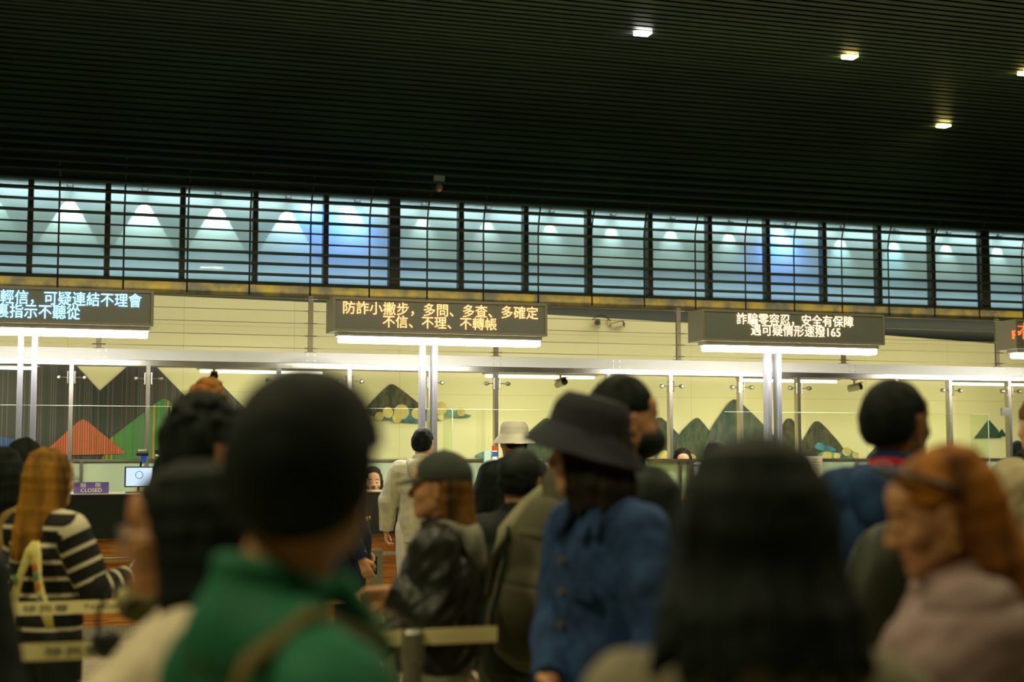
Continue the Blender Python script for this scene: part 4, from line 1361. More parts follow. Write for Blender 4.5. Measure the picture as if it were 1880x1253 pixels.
# man in the green jacket, close, seen from behind
c = person('large blurred person with black bowl-cut hair in a green jacket, seen from behind', (563, 692), 1.80, 52, male=True, sk=S_TAN, head_yaw=-38, head_pitch=-2, h=.005, hs=(.026, .036, 0), drop=.06,
           hair=('short', H_BLACK, dict(vol=1.16, top=.022, nape=1.505, amp=.0025, fq=9, seed=11, fringe=1.59)), build=.93)
top(c, 'green_jacket', C_GREEN, bulk=.022, hem=.80, collar='shirt', fold=.006, seed=2)
strap(c, 'shoulder_strap', [(.02, -.175, 1.0), (.06, -.175, 1.15), (.10, -.16, 1.27), (.12, -.115, 1.375), (.12, -.03, 1.425), (.115, .06, 1.39), (.11, .13, 1.27), (.10, .16, 1.15)], .013, cloth('olive_strap_cloth', (0.10, 0.075, 0.02)))
pants(c, C_BLACK); shoes(c, C_BLACK)

# woman with long black hair, closest
c = person('very blurred person with long straight black hair and beige top, nearest the camera', (1386, 814), 1.88, 4, male=False, sk=S_MID, h=.006, drop=.03,
           hair=('long', H_BLACK, dict(vol=1.27, top=.012, length=.035, spread=.045, back=.045, n=34, open=40, seed=5)))
top(c, 'beige_top', C_TAUPE, bulk=.026, hem=.85, collar='crew', fold=.008, seed=7)
pants(c, C_BLACK); shoes(c, C_BLACK)

# woman in the cream top, left
c = person('blurred person with black chin-length hair and glasses in a cream top, facing left', (345, 858), 2.45, -98, male=False, sk=S_TAN, h=.005, head_pitch=2,
           armL=dict(el=(.24, .22, 1.17), wr=(.20, .44, 1.04), curl=.5), armR=dict(el=(.24, .02, 1.10), wr=(.16, .22, 1.0), curl=.5),
           hair=('bob', H_BLACK, dict(vol=1.08, top=.014, length=.045, n=28, open=64, seed=8, spread=.014)))
top(c, 'cream_top', C_CREAM, bulk=.034, hem=.85, collar='crew', fold=.012, seed=4)
glasses(c, mat('thin_frame', (0.15, 0.13, 0.11), .4, .5))
strap(c, 'shoulder_strap', [(.09, -.155, 1.15), (.10, -.15, 1.30), (.105, -.11, 1.40), (.10, -.02, 1.47), (.10, .09, 1.39), (.10, .14, 1.25)], .011, C_BLACK)
pants(c, C_BLACK); shoes(c, C_BLACK)

# curly dark head behind the green jacket
c = person('person with thick wavy dark hair and grey top behind the green jacket, facing right', (372, 744), 3.75, 58, sk=S_MID, h=.006,
           hair=('short', H_BLACK, dict(vol=1.10, top=.026, nape=1.52, amp=.009, fq=8, tuft=70, seed=21)))
top(c, 'grey_top', C_DKGREY, bulk=.02, hem=.85, seed=5); pants(c, C_BLACK); shoes(c, C_BLACK)
# ginger tufts behind him
c = person('person whose ginger hair shows just above the wavy dark head', (383, 712), 6.7, 12, sk=S_LIGHT, h=.007,
           hair=('short', hair_mat('hair_ginger', (0.36, 0.14, 0.02), (0.18, 0.08, 0.02)), dict(vol=1.06, top=.030, nape=1.52, amp=.008, fq=9, tuft=50, seed=22)))
top(c, 'dark_top', C_BLACK, bulk=.02, hem=.85, seed=5, h=.01); pants(c, C_BLACK); shoes(c, C_BLACK)

# woman in the striped sweater
def stripes_idx(cc):
    """bands across the body and round each sleeve"""
    cen, arms = cc
M_STB = cloth('sweater_stripes', (0.012, 0.012, 0.010))
_nt = M_STB.node_tree; _at = _nt.nodes.new('ShaderNodeAttribute'); _at.attribute_name = 'band'
_d = _nt.nodes.new('ShaderNodeMath'); _d.operation = 'DIVIDE'; _d.inputs[1].default_value = .074
_f = _nt.nodes.new('ShaderNodeMath'); _f.operation = 'FRACT'; _l = _nt.nodes.new('ShaderNodeMath'); _l.operation = 'LESS_THAN'; _l.inputs[1].default_value = .24
_m = _nt.nodes.new('ShaderNodeMix'); _m.data_type = 'RGBA'; _m.inputs[6].default_value = (0.012, 0.012, 0.010, 1); _m.inputs[7].default_value = (0.52, 0.48, 0.32, 1)
_nt.links.new(_at.outputs['Fac'], _d.inputs[0]); _nt.links.new(_d.outputs[0], _f.inputs[0]); _nt.links.new(_f.outputs[0], _l.inputs[0]); _nt.links.new(_l.outputs[0], _m.inputs[0]); _nt.links.new(_m.outputs[2], _nt.nodes['Principled BSDF'].inputs['Base Color'])
armR = dict(el=(.26, .07, 1.12), wr=(.23, .255, 1.155), hd=(-.05, 1, .42), hn=(-.6, .1, .5), curl=.75)
armL = dict(el=(.235, .0, 1.10), wr=(.08, .24, 1.06), hd=(.5, 1, .2), hn=(.2, 0, 1), curl=.7)
c = person('person with long bronze hair and glasses in a striped sweater, holding a phone', (92, 828), 5.75, 36, male=False, sk=S_LIGHT, h=.004, head_yaw=2, head_pitch=4,
           hair=('long', H_BLOND, dict(vol=1.03, top=.014, length=.20, spread=.006, back=.03, n=34, open=58, seed=31, h=.0042)), armR=armR, armL=armL)
_arms = c['arms']
def sidx(cen):
    t = 1.40 - cen[:, 2]
    for sh, el, wr, ar in _arms:
        for a0, b0, base in ((sh, el, 0), (el, wr, np.linalg.norm(el - sh))):
            ab = b0 - a0; L = np.linalg.norm(ab); u = ((cen - a0) @ ab) / L
            dist = np.linalg.norm(cen - a0 - np.clip(u, 0, L)[:, None] * ab / L, axis=1)
            m = (dist < .088) & ((np.abs(cen[:, 0]) > .16) | (cen[:, 1] > .13))
            t = np.where(m, np.clip(u, 0, L) + base, t)
    return t
top(c, 'striped_sweater', M_STB, bulk=.028, hem=.86, collar='crew', fold=.006, seed=9, attr=sidx, h=.006)
glasses(c, M_BLACK)
pants(c, C_BLACK, end=.1); shoes(c, C_BLACK)
SW = c
pw = world_of(c, (.185, .36, 1.23))
ph = empty('phone', pw, c['root'].rotation_euler.z, 'slim phone held in the hand of the striped sweater wearer', 'phone')
R = Matrix(rotx(math.radians(-35)).tolist())
obj('shell', add_box(bmesh.new(), (0, 0, 0), (.072, .009, .148), R, .003), M_BLACK, ph)
obj('screen', add_box(bmesh.new(), R @ Vector((0, -.0052, 0)), (.064, .001, .138), R), mat('phone_screen', (0.3, 0.3, 0.3), 0.1, emit=(0.7, 0.8, 0.7), estr=.5), ph)
# yellow patterned scarf straps hanging on her back
M_SCARF = mat('yellow_scarf', (0.52, 0.42, 0.05), 0.6, noise=1, col2=(0.62, 0.56, 0.22), nscale=12, bump=.4, bscale=60)
sc = empty('scarf_bag_strap', c['root'].location, c['root'].rotation_euler.z, 'yellow patterned scarf tied as an inverted V on the back of the striped sweater', 'scarf')
sc.scale = c['root'].scale
def band(pts, w, m, par, name, th=.010):
    bm = bmesh.new(); rings = []
    P = [Vector(A(*p) + A(.125, .022, 0) - c['off']) for p in pts]
    for i, p in enumerate(P):
        t = (P[min(i + 1, len(P) - 1)] - P[max(i - 1, 0)]).normalized()
        n = Vector((0, -1, 0)); u = t.cross(n).normalized(); n = u.cross(t)
        ww = w * (1 + .25 * math.sin(i * 2.1))
        rings.append([bm.verts.new(p + u * ww * math.cos(a) + n * th * math.sin(a)) for a in [k * math.pi / 5 for k in range(10)]])
    for a, b in zip(rings, rings[1:]):
        for k in range(10): bm.faces.new((a[k], a[(k + 1) % 10], b[(k + 1) % 10], b[k]))
    bm.faces.new(rings[0]); bm.faces.new(rings[-1])
    return obj(name, bm, m, par, smooth=True)
band([(.035, -.205, 1.325), (.0, -.212, 1.29), (-.05, -.215, 1.20), (-.095, -.212, 1.10), (-.12, -.205, 1.0), (-.135, -.20, .88), (-.14, -.20, .80)], .026, M_SCARF, sc, 'strap')
band([(.03, -.205, 1.33), (.055, -.216, 1.28), (.075, -.22, 1.19), (.10, -.22, 1.11), (.13, -.21, 1.03), (.145, -.20, .97)], .030, M_SCARF, sc, 'strap')
for k, (x, z, cc) in enumerate(((.078, 1.19, (0.05, 0.22, 0.10)), (.09, 1.15, (0.5, 0.12, 0.02)), (.068, 1.23, (0.45, 0.14, 0.02)), (-.07, 1.17, (0.10, 0.20, 0.04)), (.11, 1.09, (0.03, 0.12, 0.12)))):
    obj('print_patch', add_sph(bmesh.new(), Vector(A(x + .125, -.207, z) - c['off']), .017, 10, (1, .25, 1.4)), mat('print_%d' % k, cc, .6), sc, smooth=True)

# left edge people
c = person('person with black hair at the left edge, head cut by the picture edge', (4, 826), 6.3, 10, male=False, sk=S_MID, h=.007, hair=('bob', H_BLACK, dict(vol=1.05, length=.04, n=24, open=50, seed=41)))
top(c, 'tan_top', cloth('tan_cloth', (0.22, 0.14, 0.04)), bulk=.02, hem=.86, seed=5, h=.01); pants(c, C_BLACK); shoes(c, C_BLACK)
c = person('person whose black hair shows between the left edge head and the bronze hair', (46, 809), 7.4, 20, male=True, sk=S_MID, h=.007, hair=('short', H_BLACK, dict(vol=1.06, nape=1.50, seed=42)))
top(c, 'black_jacket', C_BLACK, bulk=.02, hem=.86, seed=5, h=.01); pants(c, C_BLACK); shoes(c, C_BLACK)
c = person('person in a black coat filling the left edge, head outside the picture', (-205, 760), 2.9, -20, male=True, sk=S_MID, h=.008, hair=('short', H_BLACK, dict(seed=43)))
top(c, 'black_coat', C_BLACK, bulk=.03, hem=.6, seed=5, h=.01); pants(c, C_BLACK); shoes(c, C_BLACK)

# man in the grey hoodie at the counter
c = person('person with black hair in a grey hoodie and shorts, standing at the middle counter', (777, 786), 11.75, 12, male=True, sk=S_LIGHT, h=.005, head_yaw=6, head_pitch=6,
           armL=dict(el=(.285, -.03, 1.13), wr=(.315, .02, .90), hn=(1, .4, 0), curl=.8), armR=dict(el=(.27, .04, 1.12), wr=(.20, .26, 1.12), curl=.6),
           hair=('short', H_BLACK, dict(vol=.965, top=.008, nape=1.525, amp=.003, fq=16, seed=51)), build=1.10)
def hidx(cen): return ((cen[:, 2] > 1.33 + .25 * np.abs(cen[:, 0])) | ((np.abs(cen[:, 0]) > .245) & (cen[:, 0] + cen[:, 1] * .5 < -.24) & (cen[:, 2] > 1.12))).astype(int)
top(c, 'grey_hoodie', C_GREY, bulk=.034, hem=.80, collar='hood', fold=.007, seed=12, idxf=hidx, mats=[C_GREY, C_GREY_L], h=.006, flare=.0)
pants(c, C_GREY_L, bulk=.055, end=.34, name='shorts', fold=.010); shoes(c, mat('white_trainer', (0.6, 0.58, 0.5), .6))

# officer in dark uniform with gold buttons, half behind the green jacket
c = person('officer in a dark navy uniform with gold buttons, mostly hidden behind the green jacket', (636, 775), 9.6, 95, male=True, sk=S_MID, h=.007, armR=dict(el=(.25, .02, 1.10), wr=(.215, .13, .845), hd=(0, .4, -1)), armL=dict(el=(.25, .0, 1.10), wr=(.24, .06, .87)),
           hair=('short', H_BLACK, dict(seed=61)))
o = top(c, 'uniform_coat', C_UNI, bulk=.02, hem=.70, collar='shirt', seed=3, h=.008); pants(c, C_UNI); shoes(c, C_BLACK)
bm = bmesh.new()
for z in (1.09, .955, .85):
    for x in (-.045, .045): obj('gold_button', add_sph(bmesh.new(), Vector(A(x, .135, z) - c['off']), .014, 12, (1, .5, 1)), M_GOLD, o, smooth=True)
for z in (.865, .895): obj('gold_cuff_band', add_cyl(bmesh.new(), Vector(A(.2175, .123 - (z - .865) * .4, z) - c['off']), Vector(A(.2170, .119 - (z - .865) * .4, z + .008) - c['off']), .0465, seg=20), M_GOLD, o)

# officers behind the counters
for px, d, lk, sk_, hr, lab, yaw in (((684, 860), 13.3, 168, S_LIGHT, 'bob', 'seated officer behind the counter, face just left of the grey hoodie', 0),
                                ((1253, 826), 14.2, 182, S_LIGHT, 'bob', 'seated officer with dark hair peeking over the gate panel beside the glazing post', 0),
                                ((1315, 812), 12.9, 60, S_LIGHT, 'short', 'person with brown hair and bright ear beside the round desk fan', 0),
                                ((1869, 812), 16.5, 30, S_MID, 'short', 'person with dark hair behind the glass at the right edge', 0)):
    c = person(lab, px, d, lk, male=hr == 'short', sk=sk_, h=.007, seat=True, armL=dict(el=(.23, .02, 1.12), wr=(.14, .22, 1.02)), armR=dict(el=(.23, .02, 1.12), wr=(.14, .22, 1.02)),
               hair=(hr, H_DKBROWN if px[0] != 1869 else H_BLACK, dict(length=.03, seed=70 + px[0] % 7) if hr == 'bob' else dict(seed=70, vol=1.04)))
    top(c, 'uniform_shirt', cloth('uniform_red', (0.30, 0.05, 0.03)) if px[0] == 705 else C_UNI, bulk=.015, hem=.88, collar='shirt', seed=3, h=.01)

for o in [o for o in COL.objects if o.get('category') == 'person' and 'seated' in o['label'] or (o.get('category') == 'person' and ('desk fan' in o['label'] or 'glass at the right' in o['label']))]:
    zz = o.location.z + .82
    t = empty('office_stool', (o.location.x, o.location.y, 0), o.rotation_euler.z, 'black swivel stool under the ' + o['label'].replace('behind', 'by'), 'stool', 'stools of the people behind the glass')
    t['label'] = 'black stool under the ' + ' '.join(o['label'].split()[:9])
    obj('seat', add_cyl(bmesh.new(), (0, 0, zz - .08), (0, 0, zz - .02), .19, seg=24), M_BLACK, t)
    obj('column', add_cyl(bmesh.new(), (0, 0, .04), (0, 0, zz - .08), .03), M_STEEL, t)
    obj('base', add_lathe(bmesh.new(), (0, 0, 0), [(.001, 0), (.25, 0), (.25, .02), (.03, .05)], 24), M_STEEL, t)
# woman with the dark cap
armL = dict(el=(.25, -.03, 1.14), wr=(.22, .13, 1.23), hd=(0, 1, -.15), hn=(-.6, .1, -.5), curl=.8)
c = person('person in a dark grey baseball cap and black jacket, brown hair, facing left', (814, 834), 4.82, -84, male=False, sk=S_MID, h=.0045, head_yaw=2,
           armL=armL, armR=dict(el=(.23, .03, 1.10), wr=(.18, .26, .98), curl=.7),
           hair=('long', H_BROWN, dict(vol=.98, top=.0, length=.10, n=28, open=98, back=.03, seed=81, fringe=1.66, h=.0045, ear=1)))
cap_hat(c, C_CAPG)
top(c, 'black_jacket', C_BLACKSH, bulk=.042, hem=.92, collar='hood', hoodm=cloth('grey_hood_cloth', (0.17, 0.165, 0.12)), fold=.013, ff=6, seed=14, h=.006)
pants(c, C_PGREY, bulk=.03); shoes(c, C_BLACK)
w = A(-.218, .11, 1.221); obj('cuff', add_cyl(bmesh.new(), Vector(w - A(0, .055, -.004) - c['off']), Vector(w + A(0, .0, 0) - c['off']), .038, .040, seg=20), C_GREY, c['root'], smooth=True)

# white bucket hat at the counter
c = person('person in a white bucket hat and black jacket standing at the counter', (944, 779), 10.6, -14, male=True, sk=S_MID, h=.006, head_yaw=-22,
           hair=('short', H_BLACK, dict(seed=91, top=.0, vol=.97)), armL=dict(el=(.26, .05, 1.12), wr=(.16, .26, 1.1)), armR=dict(el=(.24, .05, 1.12), wr=(.12, .26, 1.1)))
bucket_hat(c, C_HATWH, tilt=0, sc=1.06)
top(c, 'black_jacket', C_BLACK, bulk=.035, hem=.84, collar='hood', seed=15, h=.008); pants(c, C_BLACK); shoes(c, C_BLACK)

# black cap, big backpack
c = person('person in a black cap carrying a very large grey-olive backpack', (957, 829), 5.45, 14, male=True, sk=S_MID, h=.005, head_yaw=8, head_pitch=8,
           hair=('short', H_BLACK, dict(seed=95, top=-.005, vol=.97)),
           legpose=dict(kL=(-.12, .14, .52), aL=(-.16, .10, .10), kR=(.12, -.02, .52), aR=(.14, -.20, .11)))
cap_hat(c, C_BLACK)
top(c, 'dark_jacket', C_BLACK, bulk=.03, hem=.80, collar='stand', seed=16, h=.008); pants(c, C_DKGREY, bulk=.022); shoes(c, C_BLACK)
BP = c
bk = empty('backpack', c['root'].location, c['root'].rotation_euler.z - math.radians(10), 'very large grey-olive backpack worn by the person in the black cap', 'backpack')
bk.scale = c['root'].scale
bk.location = bk.location + Vector((math.cos(YAW), -math.sin(YAW), 0)) * .06 + Vector((0, 0, .075))
bk.rotation_euler = (0, math.radians(7), bk.rotation_euler.z)
off = c['off']
F = Field((-.34, -.66, .60), (.34, -.02, 1.52), .007)
F.ell((0, -.29, 1.03), (.20, .15, .27), .03); F.ell((0, -.27, 1.22), (.175, .125, .26), .06); F.cap((-.09, -.25, .93), (.09, -.25, .93), .13, .13, .05)
F.ell((0, -.40, 1.0), (.15, .07, .18), .03)
F.warp(lambda X, Y, Z: .006 * noise3(X, Y, Z, 5, 6, 6) + .004 * np.exp(-((Z - 1.12) / .01) ** 2))
v, q = F.mesh(); mesh_obj('pack_body', v - off, q, C_OLIVE, bk)
F = Field((-.3, -.55, 1.12), (.3, .02, 1.56), .007)
F.ell((0, -.26, 1.31), (.165, .13, .10), .03)
F.warp(lambda X, Y, Z: .006 * noise3(X, Y, Z, 6, 16, 6))
F.fn(lambda X, Y, Z: Z - 1.27 + .3 * (Y + .26), k=.01, op='s')
v, q = F.mesh(); mesh_obj('lid', v - off, q, C_OLIVE, bk)
for sx in (-.12, .12):
    obj('shoulder_strap', add_tube(bmesh.new(), [Vector(A(*p) - off) for p in ((sx, -.15, 1.34), (sx * 1.05, -.09, 1.47), (sx * 1.1, .03, 1.465), (sx * 1.15, .13, 1.36), (sx * 1.3, .15, 1.2), (sx * 1.6, .05, 1.02), (sx * 1.4, -.12, .92))], .022, 8), C_OLIVE, bk, smooth=True)
obj('haul_loop', add_tube(bmesh.new(), [Vector(A(.04 * math.cos(t), -.16, 1.39 + .05 * math.sin(t)) - off) for t in np.linspace(0, math.pi, 9)], .006, 6), C_BLACK, bk)
for k, (a, b_) in enumerate((((-.11, -.48, 1.25), (-.10, -.46, .78)), ((.11, -.48, 1.25), (.10, -.46, .78)))):
    obj('compression_strap', add_tube(bmesh.new(), [Vector(A(a[0] * 1.2, -.36, 1.34) - off), Vector(A(a[0], -.405, 1.2) - off), Vector(A(a[0], -.475, 1.0) - off), Vector(A(b_[0], -.46, .85) - off)], .008, 6), C_BLACK, bk)

obj('pale_edge', add_tube(bmesh.new(), [Vector(A(*p) - off) for p in ((.02, -.14, 1.56), (-.02, -.20, 1.52), (-.09, -.28, 1.42), (-.15, -.34, 1.31), (-.18, -.36, 1.20), (-.19, -.36, 1.05))], [.018, .034, .04, .036, .02, .012], 10), C_OLIVE_L, bk, smooth=True)
F = Field((-.3, -.5, 1.2), (.3, .1, 1.72), .008); F.ell((.03, -.20, 1.46), (.11, .09, .16), .02); F.ell((.06, -.17, 1.56), (.07, .07, .08), .05); F.warp(lambda X, Y, Z: .006 * noise3(X, Y, Z, 6, 26, 6))
v, q = F.mesh(); mesh_obj('top_roll', v - off, q, C_OLIVE, bk)
# masked man behind the dark bucket hat
c = person('tall person with short black hair and a black face mask, facing right', (1142, 698), 4.6, 62, male=True, sk=S_MID, h=.0045, head_pitch=3, head_yaw=12,
           hair=('short', H_BLACK, dict(vol=1.03, top=.026, nape=1.545, amp=.005, fq=12, seed=101)))
face_mask(c, C_BLACK)
top(c, 'dark_jacket', C_BLACK, bulk=.025, hem=.82, collar='stand', seed=17, h=.009); pants(c, C_BLACK); shoes(c, C_BLACK)
# orange haired person behind
c = person('person whose orange hair shows as a thin strip under the black face mask', (1158, 856), 6.75, 20, male=False, sk=S_LIGHT, h=.007, hair=('long', H_ORANGE, dict(length=.08, seed=103, n=24)))
top(c, 'dark_top', C_BLACK, bulk=.02, hem=.85, seed=5, h=.01); pants(c, C_BLACK); shoes(c, C_BLACK)

# dark bucket hat, denim jacket
armL = dict(el=(.25, -.02, 1.10), wr=(.25, .13, .90), hd=(0, 1, -.75), hn=(-1, 0, -.2), curl=.5)
c = person('person in a dark bucket hat and blue denim jacket with a black bob, facing left', (1084, 742), 3.95, -122, male=False, sk=S_MID, h=.0045, head_pitch=4, head_yaw=47, hs=(.018, .030, 0), build=.93, hgt=1.655, armL=armL,
           armR=dict(el=(.17, .04, 1.10), wr=(-.03, .20, .975), curl=.6),
           hair=('bob', H_DKBROWN, dict(vol=1.02, top=-.014, length=.02, n=30, open=46, seed=111, fringe=1.65, spread=.02)))
bucket_hat(c, C_HATDK, tilt=19, sc=1.08, up=.012, deep=1.05, sloppy=.003)
o = top(c, 'denim_jacket', C_DENIM, bulk=.030, hem=.83, collar='shirt', fold=.009, seed=18, h=.006)
for k, z in enumerate((1.30, 1.21, 1.12, 1.03, .94)): obj('button', add_cyl(bmesh.new(), Vector(A(.012, .128, z) - c['off']), Vector(A(.012, .140, z) - c['off']), .009, seg=12), mat('brass_button', (0.35, 0.26, 0.10), .4, .8), o)
obj('pocket_flap', add_box(bmesh.new(), Vector(A(-.085, .128, 1.215) - c['off']), (.10, .012, .045), None, .004), C_DENIM, o)
pants(c, C_OLIVE_L, bulk=.03); shoes(c, C_BLACK)

# man in the navy hoodie
c = person('tall person with cropped black hair in a navy hoodie with a red collar', (1640, 698), 4.3, 40, male=True, sk=S_DARK, h=.0045, head_yaw=14,
           armR=dict(el=(.25, .05, 1.11), wr=(.22, .26, 1.05)), armL=dict(el=(.27, -.01, 1.10), wr=(.24, .20, 1.00)),
           hair=('short', H_BLACK, dict(vol=1.0, top=.010, nape=1.53, amp=.0015, fq=20, seed=121)))
o = top(c, 'navy_hoodie', C_NAVY, bulk=.034, hem=.80, collar='hood', fold=.009, seed=19, h=.006); pants(c, C_BLACK); shoes(c, C_BLACK)
F = Field((-.12, -.14, 1.40), (.12, .12, 1.54), .005)
for i in range(20):
    a, a2 = i / 20 * 6.283, (i + 1) / 20 * 6.283
    for zz in (0, .010): F.cap((.070 * math.cos(a), .068 * math.sin(a) - .018, 1.466 + zz - .018 * math.sin(a)), (.070 * math.cos(a2), .068 * math.sin(a2) - .018, 1.466 + zz - .018 * math.sin(a2)), .012, None, .006)
v, q = F.mesh(); mesh_obj('red_collar', v - c['off'], q, C_RED, o)
# dark backpack slung in front of him
p = at_depth(1622, 1095, 3.9)
bg = empty('shoulder_bag', (p.x, p.y, p.z), -YAW + .5, 'soft black bag between the long black hair and the mauve puffer jacket', 'bag')
F = Field((-.22, -.16, -.30), (.22, .16, .30), .008)
F.ell((0, 0, -.05), (.135, .09, .20), .02); F.ell((.02, 0, .08), (.10, .07, .12), .05)
F.warp(lambda X, Y, Z: .010 * noise3(X, Y, Z, 5, 61, 6)); v, q = F.mesh(); mesh_obj('bag_body', v, q, cloth('dark_bag_cloth', (0.020, 0.024, 0.012), rough=.5), bg)


# woman with orange hair, mauve puffer
c = person('person with long orange hair and sunglasses on the head, in a mauve puffer jacket', (1716, 824), 2.62, -78, male=False, sk=S_TAN, h=.004, head_pitch=15, head_yaw=-4, hgt=1.535,
           armL=dict(el=(.27, .08, 1.09), wr=(.17, .30, 1.05), curl=.6), armR=dict(el=(.27, .08, 1.09), wr=(.15, .30, 1.08), curl=.6),
           hair=('long', H_ORANGE, dict(vol=1.04, top=.012, length=.05, n=32, open=96, back=.035, seed=131, spread=.012, ear=1, h=.004, fringe=1.675)), build=1.05)
top(c, 'puffer_jacket', C_MAUVE, bulk=.055, hem=.78, collar='hood', fold=.008, seed=20, puff=.13, h=.006)
bm = bmesh.new(); Xg = lambda p: Vector(PIV + c['R'] @ (A(*p) - PIV) - c['off'])
for s_ in (-1, 1):
    add_tube(bm, [Xg((s_ * .060, .074, 1.722)), Xg((s_ * .090, .04, 1.705)), Xg((s_ * .104, -.01, 1.675)), Xg((s_ * .104, -.04, 1.645))], .0075, 8)
add_tube(bm, [Xg((-.02, .086, 1.722)), Xg((.02, .086, 1.722))], .004, 8)
sg = obj('sunglasses', bm, M_BLACK, c['root'], smooth=True)
for s_ in (-1, 1):
    bm = add_sph(bmesh.new(), (0, 0, 0), .030, 16, (1.0, .35, .80)); bmesh.ops.transform(bm, matrix=Matrix.Translation(Xg((s_ * .038, .078, 1.722))) @ Matrix((c['R'] @ rotx(-.6)).tolist()).to_4x4(), verts=bm.verts)
    obj('dark_lens', bm, mat('dark_lens', (0.012, 0.014, 0.010), 0.2), sg, smooth=True)
e_ = PIV + c['R'] @ (A(-.083, -.005, 1.555) - PIV) - c['off']
obj('earring', add_tube(bmesh.new(), [e_ + A(0, .009 * math.cos(t), .014 * math.sin(t)) for t in np.linspace(0, 6.283, 13)], .0018, 6), M_GOLD, c['root'])
pants(c, C_BLACK); shoes(c, C_BLACK)

# right edge man in the beige sweater
c = person('person with curly brown hair and beige sweater with black strap, at the right edge', (1914, 730), 6.4, -20, male=True, sk=S_LIGHT, h=.006,
           armL=dict(el=(.27, .02, 1.12), wr=(.22, .20, 1.02), curl=.7), armR=dict(el=(.26, .0, 1.1), wr=(.2, .2, 1.0)),
           hair=('short', H_BROWN, dict(vol=1.10, top=.03, amp=.008, fq=11, seed=141)))
top(c, 'beige_sweater', C_BEIGE, bulk=.036, hem=.84, collar='crew', fold=.008, seed=21, h=.007); pants(c, C_BLACK); shoes(c, C_BLACK)
strap(c, 'backpack_strap', [(-.10, -.185, 1.05), (-.12, -.19, 1.22), (-.125, -.165, 1.38), (-.12, -.04, 1.49), (-.115, .10, 1.42), (-.12, .17, 1.25)], .024, C_BLACK)

# ------------------------------------------------------------------ queue belts and posts
M_BELT = mat('belt_fabric', (0.66, 0.58, 0.27), 0.7, bump=.2, bscale=120)
M_BTXT = mat('belt_lettering', (0.20, 0.19, 0.10), 0.7)
M_POST = mat('post_metal', (0.28, 0.28, 0.22), 0.35, 0.8)
def stanchion(loc, x1, label, belt_label=None, rz=0, txt=True):
    zb = (pa.z if abs(loc[1] - YA) < .01 else pb.z)
    t = empty('queue_post', loc, rz, label, 'queue barrier', 'queue barrier posts with belts')
    bm = add_lathe(bmesh.new(), (0, 0, 0), [(.001, .0), (.17, .0), (.175, .012), (.16, .022), (.05, .04), (.03, .06)], 32); obj('base', bm, M_POST, t, smooth=True)
    obj('pole', add_cyl(bmesh.new(), (0, 0, .04), (0, 0, .96), .031, seg=20), M_POST, t, smooth=False)
    obj('head', add_lathe(bmesh.new(), (0, 0, 0), [(.001, .985), (.03, .985), (.036, .975), (.036, .885), (.031, .88)], 24), M_POST, t)
    if x1:
        L = x1 - loc[0]
        b = obj('belt', add_box(bmesh.new(), (L / 2, 0, zb), (L - .07, .003, .048), None), M_BELT, t)
        if txt:
            x = .12; 
            while x < L - .5:
                for s, w in (('移民署', .16), ('National Immigration Agency', .62)):
                    if x + w > L - .05: break
                    fit_text('lettering', s, x, x + w, zb, .026, M_BTXT, b, 0, y=-.0022); x += w + .06
    return t
pa = at_depth(31, 1119, 5.3); pb = at_depth(757, 1171, 4.45)
YA, YB = pa.y, pb.y
posA = [pa.x - .75, at_depth(722, 1100, 5.5).x, 0, 0]
xa = on_plane(722, 1100, YA).x; xa2 = on_plane(1560, 1066, YA).x
stanchion((pa.x - 1.0, YA, 0), xa, 'queue post with belt passing behind the striped sweater, left side')
stanchion((xa, YA, 0), xa2, 'queue post left of the dark cap wearer, its belt running right behind the crowd')
stanchion((xa2, YA, 0), xa2 + .9, 'queue post and belt behind the navy hoodie')
xb = on_plane(757, 1171, YB).x
stanchion((xb - 2.1, YB, 0), xb, 'queue post with nearer belt crossing the lower left corner')
stanchion((xb, YB, 0), on_plane(932, 1171, YB).x, 'queue post below the dark cap wearer, belt running right to the backpack')
# steel gate post near the counter
p = on_plane(691, 1010, 11.2)
g = empty('gate_post', (p.x, 11.2, 0), 0, 'grey steel gate post on the floor left of the grey hooded man', 'gate')
box('frame', (0, 0, p.z / 2), (.085, .10, p.z), mat('gate_metal', (0.30, 0.30, 0.23), .35, .7), g)
box('slot', (-.018, -.051, p.z - .12), (.03, .004, .14), M_BLACK, g)

# headphones and olive pouch
p = at_depth(217, 1125, 3.5)
hp = empty('headphones', (p.x, p.y, p.z), -YAW, 'black over-ear headphones hanging beside the olive pouch, left', 'headphones')
obj('headband', add_tube(bmesh.new(), [(-.03 + .075 * math.cos(t) + .055, 0, -.02 + .085 * math.sin(t)) for t in np.linspace(math.radians(200), math.radians(45), 14)], .006, 8), M_BLACK, hp, smooth=True)
obj('ear_cup', add_sph(bmesh.new(), (-.028, 0, -.075), .036, 16, (1, .5, 1)), M_BLACK, hp, smooth=True)
p = at_depth(252, 1106, 3.56)
po = empty('pouch', (p.x, p.y, p.z), -YAW, 'olive round pouch with a cream patch under the face in glasses', 'bag')
F = Field((-.1, -.08, -.1), (.1, .08, .1), .004); F.ell((0, 0, 0), (.05, .035, .052), .0); F.warp(lambda X, Y, Z: .003 * noise3(X, Y, Z, 12, 3)); v, q = F.mesh()
mesh_obj('pouch_body', v, q, cloth('olive_pouch_cloth', (0.16, 0.15, 0.06)), po)
obj('carry_strap', add_tube(bmesh.new(), [(.02, 0, .04), (.05, .04, .14), (.09, .08, .26), (.12, .12, .38)], .007, 8), C_BLACK, po, smooth=True)
obj('patch', add_sph(bmesh.new(), (-.03, -.022, .02), .016, 12, (.8, .5, 1.3)), mat('cream_patch', (0.6, 0.52, 0.22), .6), po, smooth=True)

